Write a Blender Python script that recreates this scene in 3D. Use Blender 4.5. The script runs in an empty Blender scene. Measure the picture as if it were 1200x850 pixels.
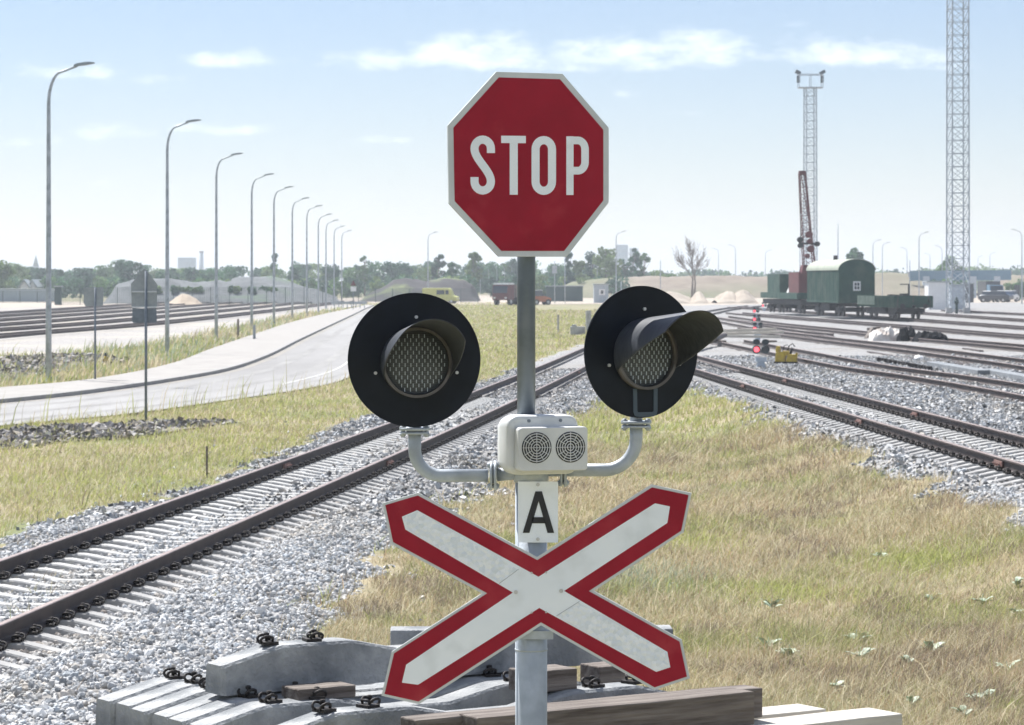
import bpy, math, random
import numpy as np
from mathutils import Vector, Matrix, Euler, noise as mnoise

R = math.radians
random.seed(7)
rng = np.random.default_rng(11)
S = bpy.context.scene
COL = S.collection

# ------------------------------------------------------------------ camera
CZ = 3.3            # eye height above the grass
F = 3500.0          # focal length in pixels of a 1200 px wide frame
HY = 329.0          # pixel row of the horizon
cam_d = bpy.data.cameras.new('camera')
cam = bpy.data.objects.new('camera', cam_d)
COL.objects.link(cam)
cam.location = (0, 0, CZ)
cam.rotation_euler = (R(90), 0, 0)
cam_d.sensor_width = 36
cam_d.lens = F / 1200 * 36
cam_d.shift_y = (HY - 425.0) / 1200.0
cam_d.clip_start = 0.1
cam_d.clip_end = 12000
cam_d.dof.use_dof = True
cam_d.dof.focus_distance = 11.2
cam_d.dof.aperture_fstop = 18
S.camera = cam

# ------------------------------------------------------------------ light, sky, exposure
SUN_EL, SUN_AZ = 54.0, -32.0        # azimuth from +Y, clockwise
sun_dir = Vector((math.sin(R(SUN_AZ)) * math.cos(R(SUN_EL)), math.cos(R(SUN_AZ)) * math.cos(R(SUN_EL)), math.sin(R(SUN_EL))))
sl = bpy.data.lights.new('sun', 'SUN')
sl.energy = 5.0
sl.angle = R(0.5)
sl.color = (1.0, 0.975, 0.94)
so = bpy.data.objects.new('sun', sl)
so.rotation_euler = (-sun_dir).to_track_quat('-Z', 'Y').to_euler()
so.location = (-20, 40, 60)
COL.objects.link(so)

W = bpy.data.worlds.new('World')
S.world = W
W.use_nodes = True
wn, wl = W.node_tree.nodes, W.node_tree.links
wn.clear()
SKY_STRENGTH = 0.056
w_out = wn.new('ShaderNodeOutputWorld')
w_bg = wn.new('ShaderNodeBackground')
w_bg.inputs['Strength'].default_value = SKY_STRENGTH
w_sky = wn.new('ShaderNodeTexSky')
w_sky.sky_type = 'NISHITA'
w_sky.sun_disc = False
w_sky.sun_elevation = R(SUN_EL)
w_sky.sun_rotation = R(SUN_AZ)
w_sky.air_density = 1.0
w_sky.dust_density = 0.0
w_sky.ozone_density = 4.0
wl.new(w_bg.outputs[0], w_out.inputs[0])


def wm(op, a, b=None, c=None):
    n = wn.new('ShaderNodeMath')
    n.operation = op
    for i, v in enumerate((a, b, c)):
        if v is None:
            continue
        if isinstance(v, (int, float)):
            n.inputs[i].default_value = v
        else:
            wl.new(v, n.inputs[i])
    return n.outputs[0]


tc = wn.new('ShaderNodeTexCoord')
sp = wn.new('ShaderNodeSeparateXYZ')
wl.new(tc.outputs['Generated'], sp.inputs[0])
yy = wm('MAXIMUM', sp.outputs[1], 0.02)
cu = wm('DIVIDE', sp.outputs[0], yy)      # tangent of azimuth
cv = wm('DIVIDE', sp.outputs[2], yy)      # tangent of elevation
cxyz = wn.new('ShaderNodeCombineXYZ')
wl.new(wm('MULTIPLY', cu, 60.0), cxyz.inputs[0])
wl.new(wm('MULTIPLY', cv, 130.0), cxyz.inputs[1])
nz = wn.new('ShaderNodeTexNoise')
nz.inputs['Scale'].default_value = 1.0
nz.inputs['Detail'].default_value = 7.0
nz.inputs['Roughness'].default_value = 0.62
wl.new(cxyz.outputs[0], nz.inputs['Vector'])
# cumulus banks: (azimuth, elevation, half width, half height, weight) in 1/3500 of a radian
clouds = [(-515, 243, 85, 17, .95), (-430, 235, 60, 12, .75), (-325, 257, 95, 15, 1.0), (-460, 172, 60, 17, .8), (-340, 176, 80, 13, .8), (-570, 162, 60, 10, .8),
          (-160, 255, 80, 18, 1.15), (-45, 264, 90, 30, 1.3), (60, 252, 70, 16, 1.0), (120, 262, 95, 30, 1.25), (215, 266, 80, 30, 1.25),
          (140, 218, 40, 9, .7), (385, 266, 90, 26, 1.15), (470, 262, 75, 22, 1.0), (-150, 164, 60, 8, .7), (320, 300, 90, 8, .5), (500, 250, 120, 10, .7), (200, 195, 50, 7, .4),
          (-470, 110, 40, 9, .5), (700, 240, 120, 20, 1), (-900, 260, 160, 25, 1), (1050, 300, 180, 30, 1), (-1500, 330, 260, 30, 1), (1600, 270, 240, 30, 1)]
acc = None
for (cx_, cy_, rx_, ry_, wt_) in clouds:
    a = wm('MULTIPLY_ADD', cu, 3500.0 / rx_, -cx_ / rx_)
    b = wm('MULTIPLY_ADD', cv, 3500.0 / ry_, -cy_ / ry_)
    # flatter below than above
    b2 = wm('MAXIMUM', b, wm('MULTIPLY', b, -1.7))
    r2 = wm('ADD', wm('MULTIPLY', a, a), wm('MULTIPLY', b2, b2))
    m = wm('MULTIPLY_ADD', r2, -0.8, wt_)
    acc = m if acc is None else wm('MAXIMUM', acc, m)
dens = wm('ADD', acc, wm('MULTIPLY_ADD', nz.outputs[0], 3.4, -1.95))
mr = wn.new('ShaderNodeMapRange')
mr.interpolation_type = 'SMOOTHSTEP'
mr.inputs['From Min'].default_value = 0.0
mr.inputs['From Max'].default_value = 1.8
mr.inputs['To Max'].default_value = 0.85
wl.new(dens, mr.inputs['Value'])
nb = wn.new('ShaderNodeTexNoise')       # unseen broken cumulus outside the view, added to brighten the fill light
nb.inputs['Scale'].default_value = 2.6
nb.inputs['Detail'].default_value = 6.0
wl.new(tc.outputs['Generated'], nb.inputs['Vector'])
rest = wm('MULTIPLY', wm('SUBTRACT', nb.outputs[0], 0.44), 9.0)
rest.node.use_clamp = True
behind = wm('MAXIMUM', wm('MULTIPLY', wm('SUBTRACT', sp.outputs[2], 0.16), 8.0), wm('MULTIPLY', wm('SUBTRACT', 0.55, sp.outputs[1]), 5.0))
behind = wm('MINIMUM', behind, 1.0)
behind = wm('MAXIMUM', behind, 0.0)
rest = wm('MULTIPLY', wm('MULTIPLY', rest, behind), wm('GREATER_THAN', sp.outputs[2], 0.02))
front_m = wm('MULTIPLY', mr.outputs[0], wm('GREATER_THAN', sp.outputs[1], 0.03))
cmask = wm('MAXIMUM', front_m, wm('MULTIPLY', rest, 0.46))
w_mix = wn.new('ShaderNodeMixRGB')
wl.new(cmask, w_mix.inputs[0])
w_tint = wn.new('ShaderNodeMixRGB')
w_tint.blend_type = 'MULTIPLY'
w_tint.inputs[0].default_value = 1.0
w_tint.inputs[2].default_value = (0.97, 0.91, 1.0, 1)
wl.new(w_sky.outputs[0], w_tint.inputs[1])
wl.new(w_tint.outputs[0], w_mix.inputs[1])
CLOUD = 13.0
w_mix.inputs[2].default_value = (CLOUD * .95, CLOUD, CLOUD * 1.05, 1)
wl.new(w_mix.outputs[0], w_bg.inputs[0])

S.view_settings.view_transform = 'Standard'
S.view_settings.look = 'None'
S.view_settings.gamma = 1
S.view_settings.use_curve_mapping = False
S.view_settings.exposure = 0.95
S.render.engine = 'CYCLES'
S.cycles.use_denoising = True
S.cycles.max_bounces = 6
S.cycles.volume_bounces = 0
S.cycles.use_adaptive_sampling = True
S.cycles.adaptive_threshold = 0.02


# ------------------------------------------------------------------ helpers
def nodes_of(m):
    return m.node_tree.nodes, m.node_tree.links


def mat(name, c1, c2=None, scale=4.0, rough=0.8, metal=0.0, bump=0.0, bscale=None, detail=5, ramp=(0.35, 0.65),
        voro=False, attr=None, spec=0.5, coat=0.0, stretch=(1, 1, 1), c3=None, scale3=0.3, world=False, r3=(0.45, 0.65)):
    m = bpy.data.materials.new(name)
    m.use_nodes = True
    n, l = nodes_of(m)
    b = n['Principled BSDF']
    b.inputs['Roughness'].default_value = rough
    b.inputs['Metallic'].default_value = metal
    b.inputs['Specular IOR Level'].default_value = spec
    b.inputs['Coat Weight'].default_value = coat
    c1 = (*c1, 1)
    if attr:
        a = n.new('ShaderNodeAttribute')
        a.attribute_name = attr
        l.new(a.outputs['Color'], b.inputs['Base Color'])
        return m
    if c2 is None:
        b.inputs['Base Color'].default_value = c1
    if world:
        g = n.new('ShaderNodeNewGeometry')
        co = g.outputs['Position']
    else:
        t = n.new('ShaderNodeTexCoord')
        co = t.outputs['Object']
    mp = n.new('ShaderNodeMapping')
    mp.inputs['Scale'].default_value = stretch
    l.new(co, mp.inputs[0])
    co = mp.outputs[0]
    col = None
    if c2 is not None:
        if voro:
            x = n.new('ShaderNodeTexVoronoi')
            x.inputs['Scale'].default_value = scale
            l.new(co, x.inputs['Vector'])
            sx = n.new('ShaderNodeSeparateColor')
            l.new(x.outputs['Color'], sx.inputs[0])
            fac = sx.outputs[0]
        else:
            x = n.new('ShaderNodeTexNoise')
            x.inputs['Scale'].default_value = scale
            x.inputs['Detail'].default_value = detail
            x.inputs['Roughness'].default_value = 0.62
            l.new(co, x.inputs['Vector'])
            fac = x.outputs[0]
        r = n.new('ShaderNodeValToRGB')
        r.color_ramp.elements[0].position = ramp[0]
        r.color_ramp.elements[0].color = c1
        r.color_ramp.elements[1].position = ramp[1]
        r.color_ramp.elements[1].color = (*c2, 1)
        l.new(fac, r.inputs[0])
        col = r.outputs[0]
    if c3 is not None:
        x3 = n.new('ShaderNodeTexNoise')
        x3.inputs['Scale'].default_value = scale3
        x3.inputs['Detail'].default_value = 4
        l.new(co, x3.inputs['Vector'])
        r3n = n.new('ShaderNodeMapRange')
        r3n.inputs['From Min'].default_value = r3[0]
        r3n.inputs['From Max'].default_value = r3[1]
        l.new(x3.outputs[0], r3n.inputs['Value'])
        mx = n.new('ShaderNodeMixRGB')
        l.new(r3n.outputs[0], mx.inputs[0])
        if col is None:
            mx.inputs[1].default_value = c1
        else:
            l.new(col, mx.inputs[1])
        mx.inputs[2].default_value = (*c3, 1)
        col = mx.outputs[0]
    if col is not None:
        l.new(col, b.inputs['Base Color'])
    if bump > 0:
        if voro:
            y = n.new('ShaderNodeTexVoronoi')
            y.inputs['Scale'].default_value = bscale or scale
            out = y.outputs['Distance']
        else:
            y = n.new('ShaderNodeTexNoise')
            y.inputs['Scale'].default_value = bscale or scale * 2
            y.inputs['Detail'].default_value = 6
            out = y.outputs[0]
        l.new(co, y.inputs['Vector'])
        bp = n.new('ShaderNodeBump')
        bp.inputs['Strength'].default_value = min(1, bump)
        bp.inputs['Distance'].default_value = 0.02
        if voro:
            bp.invert = True
            bp.inputs['Distance'].default_value = 0.6 / (bscale or scale)
        l.new(out, bp.inputs['Height'])
        l.new(bp.outputs[0], b.inputs['Normal'])
    return m


M = {}
M['ground'] = mat('dry_soil', (.20, .17, .10), (.30, .25, .15), 1.3, .95, bump=.5, bscale=30, c3=(.14, .155, .06), scale3=.25, world=True, r3=(.42, .62))
M['ballast'] = mat('ballast_stone', (.15, .15, .152), (.34, .335, .33), 17, .9, voro=True, bump=.8, ramp=(.05, .95), world=True, c3=(.20, .18, .155), scale3=.22, r3=(.5, .72))
M['ballast_left'] = mat('yard_ballast', (.20, .19, .185), (.36, .34, .32), 9, .9, voro=True, bump=.5, ramp=(.05, .95), world=True, c3=(.36, .33, .28), scale3=.15)
M['sand'] = mat('pale_sand', (.30, .25, .20), (.40, .35, .29), .5, .95, bump=.4, bscale=3, world=True)
M['dirt'] = mat('brown_dirt', (.34, .27, .20), (.46, .38, .29), .5, .95, bump=.5, bscale=4, world=True)
M['asphalt'] = mat('pale_asphalt', (.235, .23, .225), (.285, .28, .275), 1.6, .9, bump=.15, bscale=80, world=True, c3=(.195, .19, .185), scale3=.12, stretch=(1, .18, 1))
M['pavement'] = mat('pavement', (.255, .24, .225), (.31, .295, .275), .8, .9, bump=.15, bscale=60, world=True)
M['kerb'] = mat('kerb_stone', (.25, .245, .24), (.31, .305, .295), 2, .9, world=True)
M['paint'] = mat('road_paint', (.42, .42, .41), (.52, .52, .5), 5, .7, world=True)
M['rubble'] = mat('dark_rubble', (.14, .13, .125), (.27, .25, .23), 9, .95, voro=True, bump=.8, ramp=(.05, .95), world=True)
M['stone'] = mat('stone', (0, 0, 0), attr='tint', rough=.85)
M['blade'] = mat('blade', (0, 0, 0), attr='tint', rough=.7, spec=.3)
M['leaf'] = mat('leaf', (0, 0, 0), attr='tint', rough=.7, spec=.3)
for k in ('blade', 'leaf'):
    n_, l_ = nodes_of(M[k])
    pb = n_['Principled BSDF']
    tr = n_.new('ShaderNodeBsdfTranslucent')
    at_ = [x for x in n_ if x.type == 'ATTRIBUTE'][0]
    l_.new(at_.outputs['Color'], tr.inputs['Color'])
    mx_ = n_.new('ShaderNodeMixShader')
    mx_.inputs[0].default_value = .38 if k == 'blade' else .25
    l_.new(pb.outputs[0], mx_.inputs[1])
    l_.new(tr.outputs[0], mx_.inputs[2])
    l_.new(mx_.outputs[0], n_['Material Output'].inputs['Surface'])
M['rail'] = mat('rail_rust', (.030, .020, .018), (.062, .042, .036), 3, .62, .2, bump=.15, bscale=60)
M['rail_top'] = mat('rail_top', (.18, .135, .12), (.26, .21, .19), 6, .5, .5)
M['clip'] = mat('clip_iron', (.012, .011, .011), (.035, .028, .025), 30, .6, .4)
M['joint'] = mat('joint_iron', (.16, .06, .05), (.30, .20, .17), 20, .7, .2)
M['concrete'] = mat('sleeper_concrete', (.36, .36, .35), (.48, .475, .46), 5, .9, bump=.35, bscale=45, c3=(.28, .275, .27), scale3=2.2)
M['concrete_old'] = mat('stacked_concrete', (.25, .26, .265), (.37, .375, .375), 6, .9, bump=.8, bscale=40, c3=(.17, .18, .19), scale3=3.5)
M['timber'] = mat('weathered_timber', (.075, .058, .048), (.22, .19, .165), 5, .9, bump=.7, bscale=14, stretch=(.25, 4, 4))
M['timber_pale'] = mat('pale_timber', (.44, .41, .36), (.56, .53, .47), 5, .9, bump=.5, bscale=12, stretch=(.25, 4, 4))
M['galv'] = mat('galvanised', (.36, .40, .44), (.46, .50, .54), 14, .48, .15, bump=.05, bscale=90, c3=(.29, .32, .35), scale3=5)
M['pole_dark'] = mat('dark_galvanised', (.13, .16, .19), (.18, .21, .245), 10, .5, .2)
M['signred'] = mat('sign_red', (.28, .004, .020), (.33, .007, .026), 9, .45, spec=.25, c3=(.42, .035, .05), scale3=7, r3=(.56, .8), detail=8)
M['signwhite'] = mat('sign_white', (.80, .85, .90), (.86, .90, .94), 6, .42, spec=.5, c3=(.70, .74, .77), scale3=9, r3=(.52, .75), detail=8)
M['sheet'] = mat('reflective_sheet', (.70, .76, .82), (.88, .91, .94), 60, .3, voro=True, bump=.5, bscale=60, ramp=(0, 1))
M['rim'] = mat('sign_rim', (.52, .55, .56), (.62, .65, .66), 6, .45, .1)
M['signback'] = mat('sign_back', (.27, .30, .31), (.34, .37, .38), 8, .6, .2)
M['black'] = mat('black_disc', (.004, .0065, .011), (.007, .011, .019), 8, .5, spec=.22)
M['hood'] = mat('hood_black', (.035, .040, .050), (.060, .066, .078), 25, .45, spec=.35, stretch=(1, 3, 1))
M['letter'] = mat('black_letter', (.012, .013, .016), rough=.5)
M['lens'] = mat('lens_glass', (.075, .086, .094), (.105, .118, .126), 30, .45, spec=.4)
M['prism'] = mat('lens_rib', (.50, .56, .62), rough=.45, spec=.4)
M['lensring'] = mat('lens_ring', (.09, .085, .085), (.14, .13, .13), 20, .5, .3)
M['boxwhite'] = mat('painted_box', (.58, .60, .60), (.68, .69, .69), 6, .5, c3=(.50, .49, .46), scale3=4, r3=(.5, .8))
M['grille'] = mat('grille_dark', (.02, .021, .024), rough=.6)
M['bolt'] = mat('bolt_zinc', (.45, .46, .47), (.6, .6, .6), 40, .4, .6)
M['green'] = mat('wagon_green', (.012, .050, .036), (.022, .075, .054), 1.2, .65, c3=(.055, .09, .07), scale3=.6, spec=.25)
M['roofpale'] = mat('wagon_roof', (.27, .31, .25), (.36, .38, .31), 1.2, .8)
M['undergear'] = mat('undergear', (.018, .018, .02), (.04, .038, .036), 3, .8)
M['wheel'] = mat('wheel_steel', (.05, .045, .042), (.10, .09, .085), 4, .6, .4)
M['red'] = mat('machine_red', (.095, .018, .02), (.14, .032, .032), 2, .6)
M['white'] = mat('white_paint', (.7, .7, .69), (.78, .78, .77), 2, .6)
M['glass'] = mat('window_glass', (.02, .03, .04), rough=.1, spec=.8)
M['yellow'] = mat('yellow_paint', (.48, .36, .045), (.36, .25, .05), 7, .7)
M['limey'] = mat('lime_paint', (.45, .46, .13), (.52, .52, .18), 3, .6)
M['orange'] = mat('orange_paint', (.50, .16, .05), (.40, .12, .04), 4, .6)
M['tyre'] = mat('tyre', (.02, .02, .02), (.04, .04, .04), 8, .9)
M['siglight'] = bpy.data.materials.new('signal_red_light')
M['siglight'].use_nodes = True
pb = M['siglight'].node_tree.nodes['Principled BSDF']
pb.inputs['Base Color'].default_value = (.6, .02, .03, 1)
pb.inputs['Emission Color'].default_value = (1, .09, .12, 1)
pb.inputs['Emission Strength'].default_value = 1.6
M['bluegrey'] = mat('pale_blue_grey', (.40, .46, .52), (.48, .53, .58), 3, .7)
M['sigcase'] = mat('signal_case', (.05, .07, .08), (.08, .1, .11), 5, .7)
M['fence'] = mat('fence_green', (.03, .06, .055), (.05, .085, .08), 3, .7)
M['bagwhite'] = mat('white_sheet', (.62, .58, .53), (.74, .71, .67), 2, .8, bump=.6, bscale=4, c3=(.48, .40, .34), scale3=1.2)
M['bagblack'] = mat('black_sheet', (.005, .006, .008), (.012, .013, .016), 3, .8, bump=.4, bscale=5, spec=.05)
M['trough'] = mat('trough_grey', (.15, .165, .18), (.21, .225, .24), 2, .8)
M['bark'] = mat('bark', (.16, .13, .11), (.24, .20, .17), 5, .9)
M['gravelheap'] = mat('gravel_heap', (.085, .095, .10), (.135, .145, .15), .7, .95, bump=.6, bscale=2, c3=(.10, .14, .10), scale3=.13, r3=(.58, .66), world=True)
M['soilheap'] = mat('soil_heap', (.02, .018, .02), (.045, .04, .042), .7, .95, bump=.7, bscale=1.5, c3=(.13, .16, .06), scale3=.10, r3=(.56, .64), world=True)
M['bank'] = mat('grass_bank', (.16, .125, .095), (.22, .18, .135), .3, .95, bump=.5, bscale=1.5, c3=(.13, .14, .07), scale3=.03, world=True)
M['bridge'] = mat('bridge_blue', (.10, .19, .27), (.13, .23, .32), .4, .7)
M['bldg'] = mat('pale_block', (.40, .44, .48), (.46, .50, .54), .2, .8)
M['silver'] = mat('car_silver', (.5, .5, .5), (.55, .55, .55), 2, .3, .3)
M['darkcar'] = mat('car_dark', (.04, .045, .055), (.05, .055, .065), 2, .3, .2)
M['cabin'] = mat('cabin_grey', (.33, .38, .42), (.40, .44, .48), 2, .7)


def tag(o, label=None, cat=None, group=None, kind=None):
    for k, v in (('label', label), ('category', cat), ('group', group), ('kind', kind)):
        if v:
            o[k] = v
    return o


def thing(name, loc, label, cat, group=None, rz=0.0):
    o = bpy.data.objects.new(name, None)
    o.empty_display_size = .2
    COL.objects.link(o)
    o.location = loc
    o.rotation_euler = (0, 0, rz)
    return tag(o, label, cat, group)


def copy_tree(o, parent=None):
    c = o.copy()
    COL.objects.link(c)
    c.parent = parent
    for ch in [x for x in KIDS.get(o.name, [])]:
        k = copy_tree(ch, c)
    return c


KIDS = {}


def setpar(o, p):
    o.parent = p
    KIDS.setdefault(p.name, []).append(o)


class MB:
    """collects shapes; build() links them as ONE mesh object"""
    def __init__(s):
        s.v, s.f, s.mi, s.sm = [], [], [], []

    def add(s, vs, fs, mi=0, smooth=False):
        b = len(s.v)
        s.v += [tuple(v) for v in vs]
        for f in fs:
            s.f.append([b + i for i in f])
            s.mi.append(mi)
            s.sm.append(smooth)

    def box(s, c, d, rz=0, mi=0, top=None, ry=0):
        """box centred at c with full sizes d; top = scale of the top face in x, y"""
        tx, ty = top or (1, 1)
        vs = []
        for z in (-1, 1):
            for (x, y) in ((-1, -1), (1, -1), (1, 1), (-1, 1)):
                kx, ky = (tx, ty) if z > 0 else (1, 1)
                vs.append(Vector((x * d[0] / 2 * kx, y * d[1] / 2 * ky, z * d[2] / 2)))
        rot = Matrix.Rotation(rz, 3, 'Z') @ Matrix.Rotation(ry, 3, 'Y')
        vs = [rot @ v + Vector(c) for v in vs]
        s.add(vs, [(3, 2, 1, 0), (4, 5, 6, 7), (0, 1, 5, 4), (1, 2, 6, 5), (2, 3, 7, 6), (3, 0, 4, 7)], mi)
        return s

    def tube(s, pts, r, n=10, mi=0, caps=True, smooth=True):
        pts = [Vector(p) for p in pts]
        rs = r if isinstance(r, (list, tuple)) else [r] * len(pts)
        vs, fs = [], []
        prev = None
        for i, p in enumerate(pts):
            t = (pts[min(i + 1, len(pts) - 1)] - pts[max(i - 1, 0)])
            t.normalize()
            if prev is None:
                a = Vector((0, 0, 1)) if abs(t.z) < .9 else Vector((1, 0, 0))
                u = t.cross(a).normalized()
            else:
                u = (prev - t * prev.dot(t)).normalized()
            prev = u
            w = t.cross(u)
            for k in range(n):
                an = 2 * math.pi * k / n
                vs.append(p + (u * math.cos(an) + w * math.sin(an)) * rs[i])
        for i in range(len(pts) - 1):
            for k in range(n):
                a, b = i * n + k, i * n + (k + 1) % n
                fs.append((a, b, b + n, a + n))
        s.add(vs, fs, mi, smooth)
        if caps:
            m = len(pts)
            s.add(vs[:n], [tuple(range(n - 1, -1, -1))], mi)
            s.add(vs[(m - 1) * n:], [tuple(range(n))], mi)
        return s

    def bar(s, a, b, w, h=None, mi=0):
        """square bar between two points"""
        a, b = Vector(a), Vector(b)
        h = h or w
        t = (b - a).normalized()
        up = Vector((0, 0, 1)) if abs(t.z) < .95 else Vector((0, 1, 0))
        u = t.cross(up).normalized() * w / 2
        q = u.cross(t).normalized() * h / 2
        vs = [p + i * u + j * q for p in (a, b) for (i, j) in ((-1, -1), (1, -1), (1, 1), (-1, 1))]
        s.add(vs, [(0, 1, 2, 3), (7, 6, 5, 4), (0, 4, 5, 1), (1, 5, 6, 2), (2, 6, 7, 3), (3, 7, 4, 0)], mi)
        return s

    def prism(s, poly, y0, y1, mi=0, axis='Y', smooth=False):
        """2D outline extruded; axis Y: poly in XZ; axis Z: poly in XY; axis X: poly in YZ"""
        n = len(poly)

        def P(p, t):
            return {'Y': (p[0], t, p[1]), 'Z': (p[0], p[1], t), 'X': (t, p[0], p[1])}[axis]
        a = [P(p, y0) for p in poly]
        b = [P(p, y1) for p in poly]
        s.add(a, [tuple(range(n))], mi)
        s.add(b, [tuple(range(n - 1, -1, -1))], mi)
        s.add(a + b, [(i, i + n, (i + 1) % n + n, (i + 1) % n) for i in range(n)], mi, smooth)
        return s

    def loft(s, secs, mi=0, caps=True, smooth=False, closed=True):
        n = len(secs[0])
        vs = [v for sc in secs for v in sc]
        fs = []
        for i in range(len(secs) - 1):
            for k in range(n if closed else n - 1):
                a, b = i * n + k, i * n + (k + 1) % n
                fs.append((a, b, b + n, a + n))
        s.add(vs, fs, mi, smooth)
        if caps:
            s.add(secs[0], [tuple(range(n - 1, -1, -1))], mi)
            s.add(secs[-1], [tuple(range(n))], mi)
        return s

    def rotz(s, a, c):
        ca, sa = math.cos(a), math.sin(a)
        s.v = [(c[0] + (x - c[0]) * ca - (y - c[1]) * sa, c[1] + (x - c[0]) * sa + (y - c[1]) * ca, z) for (x, y, z) in s.v]
        return s

    def move(s, d):
        s.v = [(x + d[0], y + d[1], z + d[2]) for (x, y, z) in s.v]
        return s

    def mesh(s, name, mats, off=(0, 0, 0), fix=True):
        me = bpy.data.meshes.new(name)
        me.from_pydata([(x - off[0], y - off[1], z - off[2]) for (x, y, z) in s.v], [], s.f)
        for m in (mats if isinstance(mats, (list, tuple)) else [mats]):
            me.materials.append(m)
        me.polygons.foreach_set('material_index', s.mi)
        me.polygons.foreach_set('use_smooth', s.sm)
        if fix:
            import bmesh
            bm = bmesh.new()
            bm.from_mesh(me)
            bmesh.ops.remove_doubles(bm, verts=bm.verts, dist=1e-5)
            bmesh.ops.recalc_face_normals(bm, faces=bm.faces)
            bm.to_mesh(me)
            bm.free()
        me.update()
        return me

    def build(s, name, mats, parent=None, off=None, bevel=0, label=None, cat=None, group=None, kind=None, fix=True):
        """vertices are in world coordinates unless off is given; a root parent's location is subtracted"""
        root = parent
        while root is not None and root.parent is not None:
            root = root.parent
        if off is None:
            off = tuple(root.location) if root is not None else (0, 0, 0)
        o = bpy.data.objects.new(name, s.mesh(name, mats, off, fix))
        COL.objects.link(o)
        if parent is not None:
            setpar(o, parent)
        if bevel:
            bv = o.modifiers.new('bevel', 'BEVEL')
            bv.width = bevel
            bv.segments = 2
            bv.limit_method = 'ANGLE'
            bv.angle_limit = R(40)
        return tag(o, label, cat, group, kind)


def np_mesh(name, verts, faces_n, loops, material, colors=None, smooth=False):
    """fast mesh from numpy: verts (N,3), faces_n (F,) loop counts, loops flat"""
    me = bpy.data.meshes.new(name)
    me.vertices.add(len(verts))
    me.vertices.foreach_set('co', np.ascontiguousarray(verts, dtype=np.float32).ravel())
    me.loops.add(len(loops))
    me.loops.foreach_set('vertex_index', loops.astype(np.int32))
    me.polygons.add(len(faces_n))
    st = np.concatenate([[0], np.cumsum(faces_n)[:-1]]).astype(np.int32)
    me.polygons.foreach_set('loop_start', st)
    me.polygons.foreach_set('use_smooth', np.full(len(faces_n), smooth))
    if colors is not None:
        ca = me.color_attributes.new('tint', 'FLOAT_COLOR', 'POINT')
        c4 = np.ones((len(verts), 4), np.float32)
        c4[:, :3] = colors
        ca.data.foreach_set('color', c4.ravel())
    me.materials.append(material)
    me.update(calc_edges=True)
    me.validate()
    o = bpy.data.objects.new(name, me)
    COL.objects.link(o)
    return o


def sm(t):
    t = np.clip(t, 0, 1)
    return t * t * (3 - 2 * t)


# ------------------------------------------------------------------ ground level
# centre line of the second track, used by the raised yard formation
def t2x(y):
    return T2C[0] * y * y + T2C[1] * y + T2C[2]


T2C = None


def G(x, y):
    """level of the formation: the right-hand yard stands 0.4 m above the grass near the camera"""
    x = np.asarray(x, float)
    y = np.asarray(y, float)
    if T2C is None:
        return np.zeros_like(x + y)
    yc = np.clip(y, 20, 95)
    s_ = x - (t2x(yc) + (y - yc) * 0.0)
    h = 0.4 * sm((s_ + 4.0) / 2.3) * sm((x - t1x(np.clip(y, 18, 120)) - 1.0) / 1.3)
    return h * (1 - sm((y - 105) / 80.0)) * sm((y - 2) / 10)


def at(px, py, off=0.0):
    """point of the ground (plus off) seen at pixel px, py of the 1200 x 850 photograph"""
    Y = (CZ - off) * F / (py - HY)
    for _ in range(25):
        X = (px - 600) * Y / F
        Yn = (CZ - off - float(G(X, Y))) * F / (py - HY)
        Y = .5 * Y + .5 * Yn
    X = (px - 600) * Y / F
    return Vector((X, Y, float(G(X, Y)) + off))


def PW(px, py, Y):
    return Vector(((px - 600) * Y / F, Y, CZ - (py - HY) * Y / F))


def fit_rails(left, right, level, deg=2):
    cs = []
    for pts in (left, right):
        p = np.array([[(x - 600) / (y - HY) * (CZ - level), (CZ - level) * F / (y - HY)] for x, y in pts])
        cs.append(np.polyfit(p[:, 1], p[:, 0], deg))
    return (cs[0] + cs[1]) / 2


T1L = [(0, 656), (200, 590.6), (317.6, 544.7), (442, 500), (556, 458), (627, 431), (682, 411.5)]
T1R = [(0, 717), (200, 645.5), (329, 594), (460, 535), (606, 468), (627, 456), (684, 430)]
T2L = [(816, 431.7), (883, 453), (1000, 485), (1200, 546)]
T2R = [(819, 416.7), (883, 433), (967, 455), (1000, 462), (1200, 511)]
T1C = fit_rails(T1L, T1R, .3)
T2C = fit_rails(T2L, T2R, .7)


def t1x(y):
    return T1C[0] * y * y + T1C[1] * y + T1C[2]


def fan(r_list, ang_list):
    r, a = np.meshgrid(r_list, ang_list, indexing='ij')
    return r * np.sin(a), r * np.cos(a)


def sheet_from_grid(name, X, Y, Z, material, keep=None):
    n, m = X.shape
    v = np.stack([X.ravel(), Y.ravel(), Z.ravel()], 1)
    i, j = np.meshgrid(np.arange(n - 1), np.arange(m - 1), indexing='ij')
    a = (i * m + j).ravel()
    q = np.stack([a, a + m, a + m + 1, a + 1], 1)
    if keep is not None:
        kf = keep.ravel()
        q = q[kf[q].any(1)]
    used = np.unique(q)
    mp = -np.ones(len(v), int)
    mp[used] = np.arange(len(used))
    q = mp[q]
    q = q[:, ::-1]
    o = np_mesh(name, v[used], np.full(len(q), 4), q.ravel(), material, smooth=True)
    # face up
    me = o.data
    if len(me.polygons) and me.polygons[0].normal.z < 0:
        me.flip_normals()
    return o


def poly_px(pts, off=0.0):
    out = []
    for x, y in pts:
        p = at(x, y, off)
        out.append((p.x, p.y))
    return np.array(out)


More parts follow.
